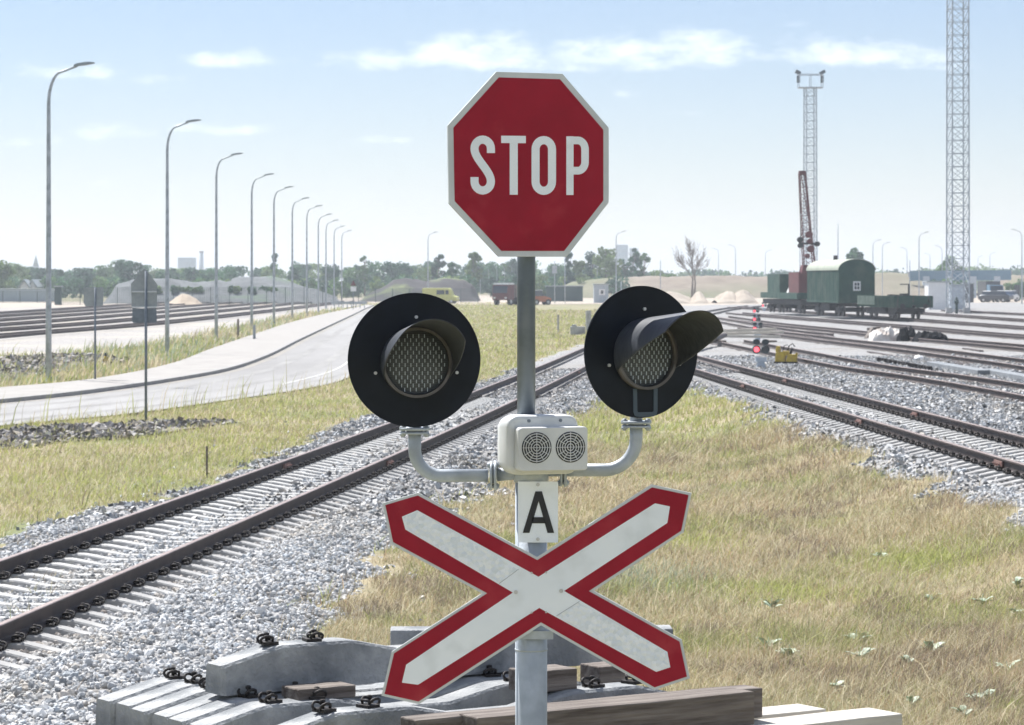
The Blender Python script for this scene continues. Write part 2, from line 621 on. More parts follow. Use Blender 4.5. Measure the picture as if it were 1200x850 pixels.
def inside(poly, x, y):
    c = np.zeros(x.shape, bool)
    n = len(poly)
    for i in range(n):
        x1, y1 = poly[i]
        x2, y2 = poly[(i + 1) % n]
        cond = ((y1 > y) != (y2 > y))
        with np.errstate(divide='ignore', invalid='ignore'):
            xi = (x2 - x1) * (y - y1) / (y2 - y1 + 1e-12) + x1
        c ^= cond & (x < xi)
    return c


def sdist(poly, x, y):
    """signed distance, positive inside"""
    d = np.full(x.shape, 1e9)
    n = len(poly)
    for i in range(n):
        ax, ay = poly[i]
        bx, by = poly[(i + 1) % n]
        ex, ey = bx - ax, by - ay
        t = np.clip(((x - ax) * ex + (y - ay) * ey) / (ex * ex + ey * ey + 1e-12), 0, 1)
        d = np.minimum(d, np.hypot(x - ax - t * ex, y - ay - t * ey))
    return np.where(inside(poly, x, y), d, -d)


def vnoise(x, y, s, seed=0):
    """cheap smooth value noise 0..1 (numpy)"""
    x = x / s + 1000 + seed * 17.3
    y = y / s + 1000 + seed * 9.1
    xi, yi = np.floor(x).astype(int), np.floor(y).astype(int)
    fx, fy = sm(x - xi), sm(y - yi)

    def h(a, b):
        v = (a * 374761393 + b * 668265263 + seed * 1442695041) & 0x7fffffff
        v = ((v ^ (v >> 13)) * 1274126177) & 0x7fffffff
        return ((v ^ (v >> 16)) & 0xffff) / 65535.0
    return (h(xi, yi) * (1 - fx) + h(xi + 1, yi) * fx) * (1 - fy) + (h(xi, yi + 1) * (1 - fx) + h(xi + 1, yi + 1) * fx) * fy


# ------------------------------------------------------------------ ground, ballast, road
front = np.radians(np.linspace(-14, 14, 300))
side = np.radians(np.concatenate([np.linspace(16, 344, 60)]))
angs = np.concatenate([front, side, [front[0] + 2 * math.pi]])
rad = np.concatenate([[0.5, 2, 5, 8], np.geomspace(11, 400, 260), np.geomspace(430, 5000, 30)])
gx, gy = fan(rad, angs)
gz = G(gx, gy) + (vnoise(gx, gy, 3.0, 1) - .5) * .06 * (gy > 0) - .02
ground = sheet_from_grid('ground', gx, gy, gz, M['ground'])
tag(ground, kind='structure')

BAL = [(-500, 1150), (-80, 668), (0, 638), (105, 601), (200, 583), (300, 541), (402, 500), (556, 452), (680, 404), (730, 384), (765, 366), (780, 359),
       (1000, 356), (1800, 354), (1800, 800), (1300, 685), (1200, 643), (1100, 602), (975, 547), (850, 487), (800, 474), (740, 467), (692, 476), (640, 512),
       (590, 560), (505, 618), (430, 680), (335, 752), (235, 850), (0, 1150)]
tmpC, T2C = T2C, None
BALP = poly_px(BAL)
T2C = tmpC


def wob(x, y):
    return (vnoise(x, y, 1.1, 3) - .5) * .9 + (vnoise(x, y, .35, 4) - .5) * .35


def bed_z(x, y, d):
    dt1 = np.abs(x - t1x(np.clip(y, 10, 130)))
    bump_ = (vnoise(x, y, .5, 5) - .5) * .05
    z = G(x, y) - .06 + .17 * sm((d + .25) / 1.1) + bump_
    for C_, ya, yb in ((T1C, 26, 120), (T2C, 42, 92)):
        yc = np.clip(y, ya, yb)
        xx = C_[0] * yc * yc + C_[1] * yc + C_[2] + (2 * C_[0] * yc + C_[1]) * (y - yc)
        w_ = sm((1.75 - np.abs(x - xx)) / .5)
        z = z * (1 - w_) + np.minimum(z, G(x, y) + .045 + bump_ * .3) * w_
    return z


bx, by = fan(np.geomspace(11, 520, 420), np.radians(np.linspace(-13, 20, 420)))
bd = sdist(BALP, bx, by) + wob(bx, by)
bz = bed_z(bx, by, bd)
bz = np.where(bd < -.2, bz - .1, bz)
ballast_bed = sheet_from_grid('ballast_bed', bx, by, bz, M['ballast'], keep=bd > -.3)
tag(ballast_bed, kind='structure')


def flat_sheet(name, poly, z, material, n_sub=None, kind='structure'):
    mb = MB()
    mb.add([(x, y, z) for x, y in poly], [tuple(range(len(poly)))])
    o = mb.build(name, material, kind=kind)
    if o.data.polygons[0].normal.z < 0:
        o.data.flip_normals()
    return o


def smooth_line(pts, n=8):
    """Catmull-Rom through pts"""
    P = [np.array(p, float) for p in pts]
    P = [2 * P[0] - P[1]] + P + [2 * P[-1] - P[-2]]
    out = []
    for i in range(1, len(P) - 2):
        for k in range(n):
            t = k / n
            a, b, c, d = P[i - 1], P[i], P[i + 1], P[i + 2]
            out.append(.5 * ((2 * b) + (-a + c) * t + (2 * a - 5 * b + 4 * c - d) * t * t + (-a + 3 * b - 3 * c + d) * t ** 3))
    out.append(P[-2])
    return np.array(out)


# road: outer edge of the pavement, kerb line, near edge of the carriageway
outer = smooth_line(poly_px([(-560, 497), (-260, 478), (-120, 468), (0, 459), (112, 448), (200, 430), (250, 411), (300, 393.5), (340, 380), (380, 369.5), (412, 362.5), (428, 358.5)]))
kerbl = smooth_line(poly_px([(-560, 518), (-260, 497), (-120, 485), (0, 474), (100, 463), (200, 448.5), (270, 435), (315, 419), (350, 401), (385, 384), (412, 371), (428, 363), (438, 358.8)]))
neare = smooth_line(poly_px([(-560, 590), (-260, 540), (-120, 515), (0, 500), (140, 487), (260, 471), (380, 452), (420, 436), (446, 412), (458, 388), (460, 370), (458, 359.2)]))
rp = np.vstack([kerbl, neare[::-1]])
ROADP = np.vstack([outer, neare[::-1]])
flat_sheet('road', rp, .024, M['asphalt'])
mb = MB()
n = len(kerbl)
inner = []
for i in range(n):
    t = kerbl[min(i + 1, n - 1)] - kerbl[max(i - 1, 0)]
    t = t / np.hypot(*t)
    nrm = np.array([-t[1], t[0]])
    inner.append(kerbl[i] + nrm * .18)
inner = np.array(inner)
for i in range(n - 1):
    a, b, c, d = kerbl[i], kerbl[i + 1], inner[i + 1], inner[i]
    mb.add([(a[0], a[1], 0), (b[0], b[1], 0), (c[0], c[1], 0), (d[0], d[1], 0), (a[0], a[1], .14), (b[0], b[1], .14), (c[0], c[1], .14), (d[0], d[1], .14)],
           [(4, 5, 6, 7), (0, 1, 5, 4), (2, 3, 7, 6)])
mb.build('kerb', M['kerb'], kind='structure')
flat_sheet('pavement', np.vstack([outer, inner[::-1]]), .13, M['pavement'])
# darker worn bands left by tyres
def band(o0, o1, name, material, z):
    mb = MB()
    pts = []
    for i in range(n):
        t = kerbl[min(i + 1, n - 1)] - kerbl[max(i - 1, 0)]
        t = t / np.hypot(*t)
        nr_ = np.array([t[1], -t[0]])
        w_ = (vnoise(np.array([float(i)]), np.array([o0]), 3.0, 5)[0] - .5) * .25
        pts.append((kerbl[i] + nr_ * (o0 + w_), kerbl[i] + nr_ * (o1 + w_ * .4)))
    for i in range(n - 1):
        a, b = pts[i], pts[i + 1]
        mb.add([(a[0][0], a[0][1], z), (b[0][0], b[0][1], z), (b[1][0], b[1][1], z), (a[1][0], a[1][1], z)], [(0, 1, 2, 3)])
    o = mb.build(name, material, kind='structure')
    if o.data.polygons[0].normal.z < 0:
        o.data.flip_normals()


worn = mat('worn_asphalt', (.185, .18, .175), (.265, .26, .25), 1.1, .9, world=True, stretch=(1, .12, 1), detail=8)
band(.05, .35, 'road_dust', mat('kerb_dust', (.30, .275, .24), (.22, .21, .195), 1.5, .95, world=True), .028)
band(1.1, 1.5, 'tyre_track', worn, .028)
band(2.7, 3.1, 'tyre_track', worn, .028)
band(4.3, 4.6, 'tyre_track', worn, .028)
# the white edge line of the carriageway
mb = MB()
el = smooth_line(poly_px([(330, 452), (380, 439), (404, 428), (425, 409), (438, 390), (446, 372)]), 6)
for i in range(len(el) - 1):
    t = el[i + 1] - el[i]
    t = t / np.hypot(*t)
    nv = np.array([-t[1], t[0]]) * .045
    a, b, c, d = el[i] + nv, el[i + 1] + nv, el[i + 1] - nv, el[i] - nv
    mb.add([(p[0], p[1], .034) for p in (a, b, c, d)], [(0, 1, 2, 3)])
mb.build('road_line', M['paint'], kind='structure')

LEFTBAL = poly_px([(-500, 372), (-500, 440), (-200, 432), (0, 419), (60, 416), (150, 408), (220, 396), (290, 381), (350, 369), (405, 361.5), (425, 357.5), (300, 356), (0, 357)])
flat_sheet('yard_ballast', LEFTBAL, .018, M['ballast_left'])
SANDL = poly_px([(-300, 357), (-300, 361), (0, 361), (200, 359), (330, 358.5), (330, 354), (0, 354)])
flat_sheet('sand_strip', SANDL, .028, M['sand'])
SANDP = poly_px([(395, 357.3), (540, 357.5), (640, 357), (700, 356.5), (762, 360), (850, 361), (905, 362), (1000, 357), (1100, 361), (1500, 366), (1500, 348), (1050, 345), (900, 341), (700, 343), (540, 347), (395, 350)])
flat_sheet('sand_ground', SANDP, .022, M['sand'])
RUB1 = poly_px([(-60, 512), (20, 506), (90, 501), (170, 498), (240, 495), (262, 497), (210, 505), (165, 513), (90, 517), (20, 524), (-60, 535)])
RUB2 = poly_px([(-120, 424), (0, 420), (80, 417), (134, 420), (138, 426), (100, 430), (50, 440), (0, 446), (-120, 446)])
flat_sheet('rubble_strip', RUB1, .020, M['rubble'])
flat_sheet('rubble_bed', RUB2, .020, M['rubble'])

# ------------------------------------------------------------------ railway tracks
prof = [(-.075, 0), (.075, 0), (.075, .012), (.016, .028), (.010, .045), (.010, .125), (.036, .138), (.036, .165), (.028, .172), (-.028, .172), (-.036, .165),
        (-.036, .138), (-.010, .125), (-.010, .045), (-.016, .028), (-.075, .012)]


def resample(line, step):
    d = np.concatenate([[0], np.cumsum(np.hypot(*(np.diff(line, axis=0).T)))])
    s_ = np.arange(0, d[-1], step)
    return np.stack([np.interp(s_, d, line[:, 0]), np.interp(s_, d, line[:, 1])], 1), s_


def normals(line):
    t = np.gradient(line, axis=0)
    t /= np.hypot(t[:, 0], t[:, 1])[:, None]
    return t, np.stack([t[:, 1], -t[:, 0]], 1)      # right-hand normal


def rail_mb(line, off, zf, base):
    t, nr = normals(line)
    mb = MB()
    secs = []
    for i in range(len(line)):
        p = line[i] + nr[i] * off
        z = zf(line[i][0], line[i][1]) + base
        secs.append([(p[0] + nr[i][0] * u, p[1] + nr[i][1] * u, z + v) for (u, v) in prof])
    npf = len(prof)
    vs = [v for s_ in secs for v in s_]
    fs, mi = [], []
    for i in range(len(secs) - 1):
        for k in range(npf):
            a, b = i * npf + k, i * npf + (k + 1) % npf
            fs.append((a, b, b + npf, a + npf))
            mi.append(1 if k in (7, 8, 9) else 0)
    for f, m_ in zip(fs, mi):
        pass
    mb.v = vs
    mb.f = [list(f) for f in fs]
    mb.mi = mi
    mb.sm = [False] * len(fs)
    mb.add(secs[0], [tuple(range(npf))], 0)
    mb.add(secs[-1], [tuple(range(npf - 1, -1, -1))], 0)
    return mb


def sleeper_sections(wb=.27, wt=.20, L=2.7, he=.165, hs=.245, hm=.185):
    pr = [(-L / 2, he - .004), (-L / 2 + .02, he), (-L / 2 + .34, hs - .006), (-L / 2 + .38, hs), (-L / 2 + .80, hs), (-L / 2 + .86, hs - .008), (-L / 2 + 1.15, hm), (0, hm)]
    pr = pr + [(-x, h) for x, h in pr[-2::-1]]
    secs = []
    for i, (x, h) in enumerate(pr):
        e = .012 if i in (0, len(pr) - 1) else 0
        kb = 1.0 if abs(x) > .45 else .9
        b, t_ = wb / 2 * kb - e, wt / 2 * kb - e
        secs.append([(x, -b, 0), (x, b, 0), (x, t_ + (b - t_) * .1, h - .015), (x, t_ - .012, h), (x, -t_ + .012, h), (x, -t_ - (b - t_) * .1, h - .015)])
    return secs


def sleeper_mesh(name, material, **kw):
    mb = MB()
    mb.loft(sleeper_sections(**kw))
    return mb.mesh(name, material)


SLEEPER_ME = sleeper_mesh('sleeper', M['concrete'])


def clip_mb():
    """one rail fastening: plate, bolt and bent spring clip; x outward from the rail, origin on the sleeper"""
    mb = MB()
    mb.box((.02, 0, .012), (.11, .15, .024))
    mb.tube([(.035, 0, .02), (.035, 0, .085)], .012, 8)
    mb.tube([(.035, 0, .062), (.035, 0, .082)], .021, 6)
    for s_ in (-1, 1):
        pts = []
        for k in range(9):
            a = math.pi * (k / 8.0) * 1.35 - .3
            pts.append((.045 - .040 * math.cos(a) * 1.1, s_ * (.048 + .024 * math.sin(a)), .035 + .028 * math.sin(a)))
        mb.tube(pts, .0105, 6)
    mb.tube([(.0, -.05, .05), (.0, .05, .05)], .009, 6)
    return mb


CLIP_ME = clip_mb().mesh('rail_clip', M['clip'])

TRACKS = []


def make_track(name, line, base, label, zf=None, n_sleep=0, clips=False, group=None, sl_from=0.0, every=.6, ztop_off=.0, joints=()):
    """base: foot of the rail above the formation"""
    zf = zf or (lambda x, y: float(G(x, y)))
    ln, _ = resample(line, 1.0 if len(line) < 400 else 1.0)
    mid = ln[len(ln) // 2]
    p0 = ln[0]
    root = thing('railway_track', (p0[0], p0[1], zf(p0[0], p0[1])), label, 'railway track', group)
    for s_ in (-1, 1):
        o = rail_mb(ln, s_ * .797, zf, base).build('rail', [M['rail'], M['rail_top']], root, fix=False)
    if n_sleep:
        st, s2 = resample(line, every)
        t, nr = normals(st)
        idx = [i for i in range(len(st)) if s2[i] >= sl_from][:n_sleep]
        tx = SLEEPER_ME
        for i in idx:
            o = bpy.data.objects.new('sleeper', tx)
            COL.objects.link(o)
            x, y = st[i]
            z = zf(x, y) + base - .245 - .006
            o.location = (x - root.location.x, y - root.location.y, z - root.location.z)
            ang = math.atan2(nr[i][1], nr[i][0])
            o.rotation_euler = (0, 0, ang + random.uniform(-.012, .012))
            setpar(o, root)
            if clips and s2[i] < clips:
                for (cx_, fl) in ((-.797 - .075, 1), (-.797 + .075, 0), (.797 - .075, 1), (.797 + .075, 0)):
                    c = bpy.data.objects.new('rail_clip', CLIP_ME)
                    COL.objects.link(c)
                    c.location = (cx_, 0, .247)
                    c.rotation_euler = (0, 0, math.pi if fl else 0)
                    setpar(c, o)
    for (sd, yj) in joints:
        i = int(np.argmin(np.abs(ln[:, 1] - yj)))
        t, nr = normals(ln)
        p = ln[i] + nr[i] * (sd * .797)
        mb = MB()
        ang = math.atan2(t[i][1], t[i][0])
        zz = zf(*ln[i]) + base
        for q in (-1, 1):
            c = p + nr[i] * q * .034
            mb.box((c[0], c[1], zz + .080), (.55, .030, .085), rz=ang)
            for k in (-.2, -.07, .07, .2):
                cc = c + t[i] * k + nr[i] * q * .025
                mb.tube([(cc[0], cc[1], zz + .08), (cc[0] + nr[i][0] * q * .03, cc[1] + nr[i][1] * q * .03, zz + .08)], .018, 6)
        mb.build('fishplate', M['joint'], root)
    TRACKS.append((line, base))
    return root


def line_from_fit(C, y0, y1, ya, yb):
    """quadratic between ya and yb, straight beyond"""
    out = []
    for y in np.arange(y0, y1 + .1, 1.0):
        yc = min(max(y, ya), yb)
        x = C[0] * yc * yc + C[1] * yc + C[2] + (2 * C[0] * yc + C[1]) * (y - yc)
        out.append((x, y))
    return np.array(out)


L1 = line_from_fit(T1C, 18, 150, 26, 120)
L2 = line_from_fit(T2C, 22, 118, 42, 92)
make_track('t', L1, .128, 'rusty railway track nearest on the left, passing behind the crossing signal', n_sleep=100, clips=999, group=None, sl_from=4.0,
           joints=((-1, 50.0), (1, 51.0), (1, 76), (-1, 95), (1, 101)))
make_track('t', L2, .128, 'rusty railway track on raised ballast, nearest one right of the brown grass', n_sleep=100, clips=999, sl_from=8.0,
           joints=((1, 60), (-1, 57), (1, 46.5), (-1, 44), (-1, 76), (1, 80)))


def px_line(pts, lvl=.3, ext=None):
    P = [at(x, y, lvl) for x, y in pts]
    ln = smooth_line([(p.x, p.y) for p in P], 10)
    return ln if ln[0][1] < ln[-1][1] else ln[::-1]


yard = [
    ([(851, 398), (900, 407), (1000, 426), (1100, 440), (1200, 456), (1300, 474)], 'second railway track right of the grass, running past the yellow track machine', 90, 0),
    ([(850, 384), (914, 390), (1000, 400), (1100, 411.5), (1200, 424.5), (1300, 440)], 'yard track running past the near side of the black and white sheets', 90, 0),
    ([(842, 370), (900, 378), (1000, 388), (1100, 397), (1200, 405.5), (1320, 416)], 'yard track passing just behind the heap of white and black sheets', 60, 0),
    ([(860, 366), (900, 369.5), (1000, 377), (1100, 385), (1200, 393), (1320, 402)], 'yard track in front of the green wagons', 0, 0),
    ([(860, 359.5), (905, 362.5), (1000, 369), (1095, 375.5), (1200, 383), (1320, 391)], 'yard track under the green wagons and the red crane', 0, 0),
    ([(1020, 362), (1120, 369), (1200, 374.5), (1320, 382)], 'yard track beside the foot of the tall lattice mast', 0, 0),
    ([(1110, 363), (1200, 367.5), (1320, 372)], 'farthest yard track on the right, near the parked cars', 0, 0),
]
RT = []
for pts, lab, ns, _ in yard:
    ln = px_line(pts)
    RT.append(ln)
    make_track('t', ln, .128, lab, n_sleep=ns, sl_from=0)
# diverging rails of the turnouts at the throat of the yard
for pts, lab in (([(745, 362), (775, 364), (830, 372), (900, 384), (960, 391)], 'turnout track joining the yard tracks beyond the right signal lamp'),
                 ([(752, 394), (775, 383), (805, 372), (850, 362), (885, 358)], 'curved crossover track seen behind the right signal lamp')):
    make_track('t', px_line(pts), .128, lab, n_sleep=0)

# the sidings on the left
A0 = [(-28.6 - 1.0, 120), (-28.6, 167), (-26.2, 206), (-25.3, 240), (-24.6, 318), (-24.5, 400), (-24.5, 450)]
names_l = ['nearest of the left sidings, beyond the street lamps', 'second of the left sidings counted from the street lamps', 'third of the left sidings counted from the street lamps',
           'fourth of the left sidings counted from the street lamps', 'fifth of the left sidings counted from the street lamps', 'farthest of the left sidings, next to the pale sand']
for k in range(6):
    ln = smooth_line([(x - 4.9 * k, y) for x, y in A0], 12)
    make_track('t', ln, .128, 'rusty railway track, ' + names_l[k])

# ------------------------------------------------------------------ the crossing signal (one thing)
SY = 10.95
SC = F / SY          # pixels per metre at the signal
base = Vector((PW(622.5, 700, SY).x, SY, 0))
sig = thing('level_crossing_signal', base, 'tall level crossing signal with STOP sign, two black lamps, sounder, plate A and striped crossbuck', 'crossing signal')
px0, py0 = base.x, SY
# lower pole
mb = MB()
zt = PW(0, 556, SY).z
mb.tube([(px0, SY, -.05), (px0, SY, zt + .02)], .0585, 32)
mb.tube([(px0, SY, zt + .02), (px0, SY, zt + .05)], .048, 32)
mb.tube([(px0, SY, -.05), (px0, SY, .05)], .12, 24)
mb.tube([(px0, SY, PW(0, 762, SY).z), (px0, SY, PW(0, 762, SY).z + .006)], .0602, 32)
mb.build('pole', M['galv'], sig)
ux = PW(616.7, 0, SY).x
mb = MB()
mb.tube([(ux, SY, PW(0, 500, SY).z), (ux, SY, PW(0, 110, SY).z)], .0335, 28)
mb.build('upper_pole', M['pole_dark'], sig)


def inset(poly, d):
    """offset polygon inwards (poly either orientation)"""
    P = [Vector(p) for p in poly]
    n = len(P)
    area = sum(P[i].x * P[(i + 1) % n].y - P[(i + 1) % n].x * P[i].y for i in range(n))
    sgn = 1 if area > 0 else -1
    out = []
    for i in range(n):
        a, b, c = P[i - 1], P[i], P[(i + 1) % n]
        e1, e2 = (b - a).normalized(), (c - b).normalized()
        n1, n2 = Vector((-e1.y, e1.x)) * sgn, Vector((-e2.y, e2.x)) * sgn
        bis = (n1 + n2)
        k = d / max(.2, (1 + n1.dot(n2)))
        out.append(tuple(b + bis * k))
    return out


def pxpoly(pts, Y):
    return [(PW(x, y, Y).x, PW(x, y, Y).z) for x, y in pts]


# stop sign
SS = SY - .075
oct_px = [(581, 84.5), (660, 86), (715.5, 149), (715.5, 237), (665, 301), (584, 301), (525, 239), (523.5, 148)]
octo = pxpoly(oct_px, SS)
rc = (PW(620, 0, SS).x, SS)
ROT = R(10)
mb = MB()
mb.prism(octo, SS, SS + .022)
mb.prism(inset(octo, .004), SS + .022, SS + .038)
mb.rotz(ROT, rc)
stop = mb.build('stop_sign', M['rim'], sig, bevel=.0015)
mb = MB()
mb.prism(inset(octo, .021), SS - .0015, SS + .001)
mb.rotz(ROT, rc)
redp = mb.build('red_panel', M['signred'], stop)
LY0, LY1 = SS - .0030, SS - .0010


def ribbon(mb, path, w, y0, y1, closed=False):
    """flat stroke of width w along path (XZ)"""
    P = [Vector(p) for p in path]
    n = len(P)
    L_, R_ = [], []
    for i in range(n):
        if closed:
            a, c = P[i - 1], P[(i + 1) % n]
            e1, e2 = (P[i] - a).normalized(), (c - P[i]).normalized()
        else:
            e1 = (P[i] - P[i - 1]).normalized() if i else (P[1] - P[0]).normalized()
            e2 = (P[i + 1] - P[i]).normalized() if i < n - 1 else e1
        n1, n2 = Vector((-e1.y, e1.x)), Vector((-e2.y, e2.x))
        b = (n1 + n2) / max(.3, 1 + n1.dot(n2)) * w / 2
        L_.append(P[i] + b)
        R_.append(P[i] - b)
    m = n if closed else n - 1
    for i in range(m):
        j = (i + 1) % n
        q = [L_[i], L_[j], R_[j], R_[i]]
        vs = [(p.x, y0, p.y) for p in q] + [(p.x, y1, p.y) for p in q]
        mb.add(vs, [(0, 1, 2, 3), (7, 6, 5, 4), (0, 4, 5, 1), (3, 2, 6, 7)] + ([(1, 5, 6, 2)] if (not closed and i == m - 1) else []) + ([(0, 3, 7, 4)] if (not closed and i == 0) else []))


def arc(cx, cz, rx, rz, a0, a1, n=12):
    return [(cx + rx * math.cos(R(a0 + (a1 - a0) * k / n)), cz + rz * math.sin(R(a0 + (a1 - a0) * k / n))) for k in range(n + 1)]


def letter_obj(name, fn):
    mb = MB()
    fn(mb)
    mb.rotz(ROT, rc)
    return mb.build(name, M['signwhite'], redp, label='white letter %s of the word STOP' % name[-1].upper())


def lx(px):
    return PW(px, 0, SS).x


def lz(py):
    return PW(0, py, SS).z


sw = 9.5 / SC
zt_, zb_ = lz(159.5), lz(228.5)
H_ = zt_ - zb_


def L_S(mb):
    x0, x1 = lx(550.3) + sw / 2, lx(579.3) - sw / 2
    cx, rx = (x0 + x1) / 2, (x1 - x0) / 2
    rz = rx * 1.08
    top, bot = zt_ - sw / 2, zb_ + sw / 2
    m = (top + bot) / 2
    zu, zd = top - rz, bot + rz
    ctl = arc(cx, zu, rx, rz, 0, 180, 12)
    ctl = [(x1, zu - .016)] + ctl
    bz_ = []
    P0, P1, P2, P3 = (x0, zu), (x0, zu - .040), (x1, zd + .040), (x1, zd)
    for k in range(1, 18):
        t = k / 18
        bz_.append(tuple((1 - t) ** 3 * P0[q] + 3 * (1 - t) ** 2 * t * P1[q] + 3 * (1 - t) * t * t * P2[q] + t ** 3 * P3[q] for q in (0, 1)))
    path = ctl + bz_ + arc(cx, zd, rx, rz, 0, -180, 12) + [(x0, zd + .016)]
    ribbon(mb, path, sw, LY0, LY1)


def L_T(mb):
    ribbon(mb, [(lx(586.7), zt_ - sw / 2 * .9), (lx(616), zt_ - sw / 2 * .9)], sw * .9, LY0, LY1)
    ribbon(mb, [(lx(601.6), zt_ - sw * .9), (lx(601.6), zb_)], sw, LY0, LY1)


def L_O(mb):
    x0, x1 = lx(622.8) + sw / 2, lx(652) - sw / 2
    cx, rx = (x0 + x1) / 2, (x1 - x0) / 2
    top, bot = zt_ - sw / 2, zb_ + sw / 2
    ribbon(mb, arc(cx, top - rx * 1.1, rx, rx * 1.1, 0, 180, 14) + arc(cx, bot + rx * 1.1, rx, rx * 1.1, 180, 360, 14), sw, LY0, LY1, closed=True)


def L_P(mb):
    x0, x1 = lx(664.3) + sw * .45, lx(691.5) - sw / 2
    ribbon(mb, [(x0, zt_), (x0, zb_)], sw * .9, LY0, LY1)
    m = zt_ - H_ * .585
    xs = x0 + sw * .45
    rr = (x1 - xs) * .62
    top, bot = zt_ - sw / 2, m + 0
    path = [(xs, top)] + [(x1 - rr, top)] + arc(x1 - rr, top - rr * 1.2, rr, rr * 1.2, 88, 0, 8) + arc(x1 - rr, bot + rr * 1.2, rr, rr * 1.2, 0, -88, 8) + [(x1 - rr, bot), (xs, bot)]
    ribbon(mb, path, sw * .94, LY0, LY1)


for nm_, fn in (('letter_s', L_S), ('letter_t', L_T), ('letter_o', L_O), ('letter_p', L_P)):
    letter_obj(nm_, fn)

# crossbuck
CY = SY - .085
xo = [(448, 590), (490, 577.5), (629.5, 653), (763.5, 568), (810.5, 578), (801, 624), (696, 692.6), (799, 750), (808.5, 795), (766.7, 809), (634, 733), (491, 825.5),
      (447, 815.6), (459, 764), (565, 695.6), (458, 637.5)]
xi = [(471, 605.6), (489, 598), (631, 676), (767.5, 590), (785, 593.6), (782, 613), (661, 692.6), (782, 764), (785.5, 782), (769, 787.5), (632, 712.5), (490, 802.5),
      (471, 800), (476, 779), (601, 694.5), (475, 620.6)]
XO, XI = pxpoly(xo, CY), pxpoly(xi, CY)
mb = MB()
mb.prism(XO, CY, CY + .012)
cb = mb.build('crossbuck', M['rim'], sig)
mb = MB()
mb.prism(inset(XO, .0095), CY - .0015, CY + .001)
mb.build('red_border', M['signred'], cb)
mb = MB()
mb.prism(XI, CY - .0030, CY - .0005)
wc = mb.build('white_cross', M['signwhite'], cb)
mb = MB()
for q_ in ([(472.5, 606.3), (489, 599.4), (607, 667.5), (586, 683), (476, 620)],):
    mb.prism(pxpoly(q_, CY), CY - .0037, CY - .0028)
mb.build('reflective_sheet', M['sheet'], wc)
mb = MB()
mb.prism(pxpoly([(678, 706.3), (781, 765), (784.3, 781.4), (769, 786.4), (653.5, 721.5)], CY), CY - .0037, CY - .0028)
mb.build('reflective_sheet', M['sheet'], wc)
# joint line of the two boards and their bolts
mb = MB()
for (a, b) in (((585, 684), (608, 667)), ((652, 722), (679, 705)), ):
    pa, pb_ = PW(*a, CY - .0034), PW(*b, CY - .0034)
    mb.bar(pa, pb_, .0012, .0012)
mb.build('board_seam', M['pole_dark'], cb)
for (x, y) in ((604.5, 694), (657.5, 692.6), (623, 671.5), (640, 671), (623, 718), (640, 717.5)):
    mb = MB()
    p = PW(x, y, CY - .003)
    mb.tube([p, p + Vector((0, -.004, 0))], .0075 if y > 690 and y < 700 else .004, 10)
    mb.build('bolt', M['bolt'], cb)
# clamps on the pole behind
mb = MB()
for py_ in (660, 742):
    z = PW(0, py_, SY).z
    mb.tube([(px0, SY, z - .015), (px0, SY, z + .015)], .062, 24)
    mb.box((px0, SY - .06, z), (.16, .018, .03))
mb.build('pole_clamp', M['galv'], sig)

# plate A
AY = SY - .066
mb = MB()
ap = pxpoly([(607, 564.5), (654, 564.5), (654, 636), (607, 636)], AY)
mb.prism(ap, AY, AY + .003)
pl = mb.build('letter_plate', M['signwhite'], sig, bevel=.001)
ay0, ay1 = AY - .0022, AY - .0005
mb = MB()


def qd(mb, q):
    pp = pxpoly(q, AY)
    mb.prism(pp, ay0, ay1)


qd(mb, [(627.4, 576), (635.0, 576), (649.4, 624.6), (641.6, 624.6), (631.2, 587.5)])
qd(mb, [(627.4, 576), (631.2, 587.5), (620.4, 624.6), (612.6, 624.6)])
qd(mb, [(624.4, 606.2), (637.2, 606.2), (639.6, 613.4), (622.6, 613.4)])
# keep the bar from sharing faces with the legs
mb.v = [(x, y - (0.0004 if i >= len(mb.v) - 12 else 0), z) for i, (x, y, z) in enumerate(mb.v)]
mb.build('letter_a', M['letter'], pl, label='black letter A')
for y in (568, 632):
    mb = MB()
    p = PW(630.3, y, AY)
    mb.tube([p, p + Vector((0, -.005, 0))], .0065, 12)
    mb.build('bolt', M['bolt'], pl)

# bracket arms
zarm = PW(0, 553, SY).z


def elbow(x_in, x_out, z_in, z_top, r):
    s_ = 1 if x_out > x_in else -1
    pts = [(x_in, SY, z_in), (x_out - s_ * r * 1.0, SY, z_in)]
    for k in range(1, 9):
        a = math.pi / 2 * k / 8
        pts.append((x_out - s_ * r + s_ * r * math.sin(a), SY, z_in + r - r * math.cos(a)))
    pts.append((x_out, SY, z_top))
    return pts


def flange(mb, c, axis, r, th):
    a = Vector(axis) * th / 2
    mb.tube([Vector(c) - a, Vector(c) + a], r, 20)


PR = .0235
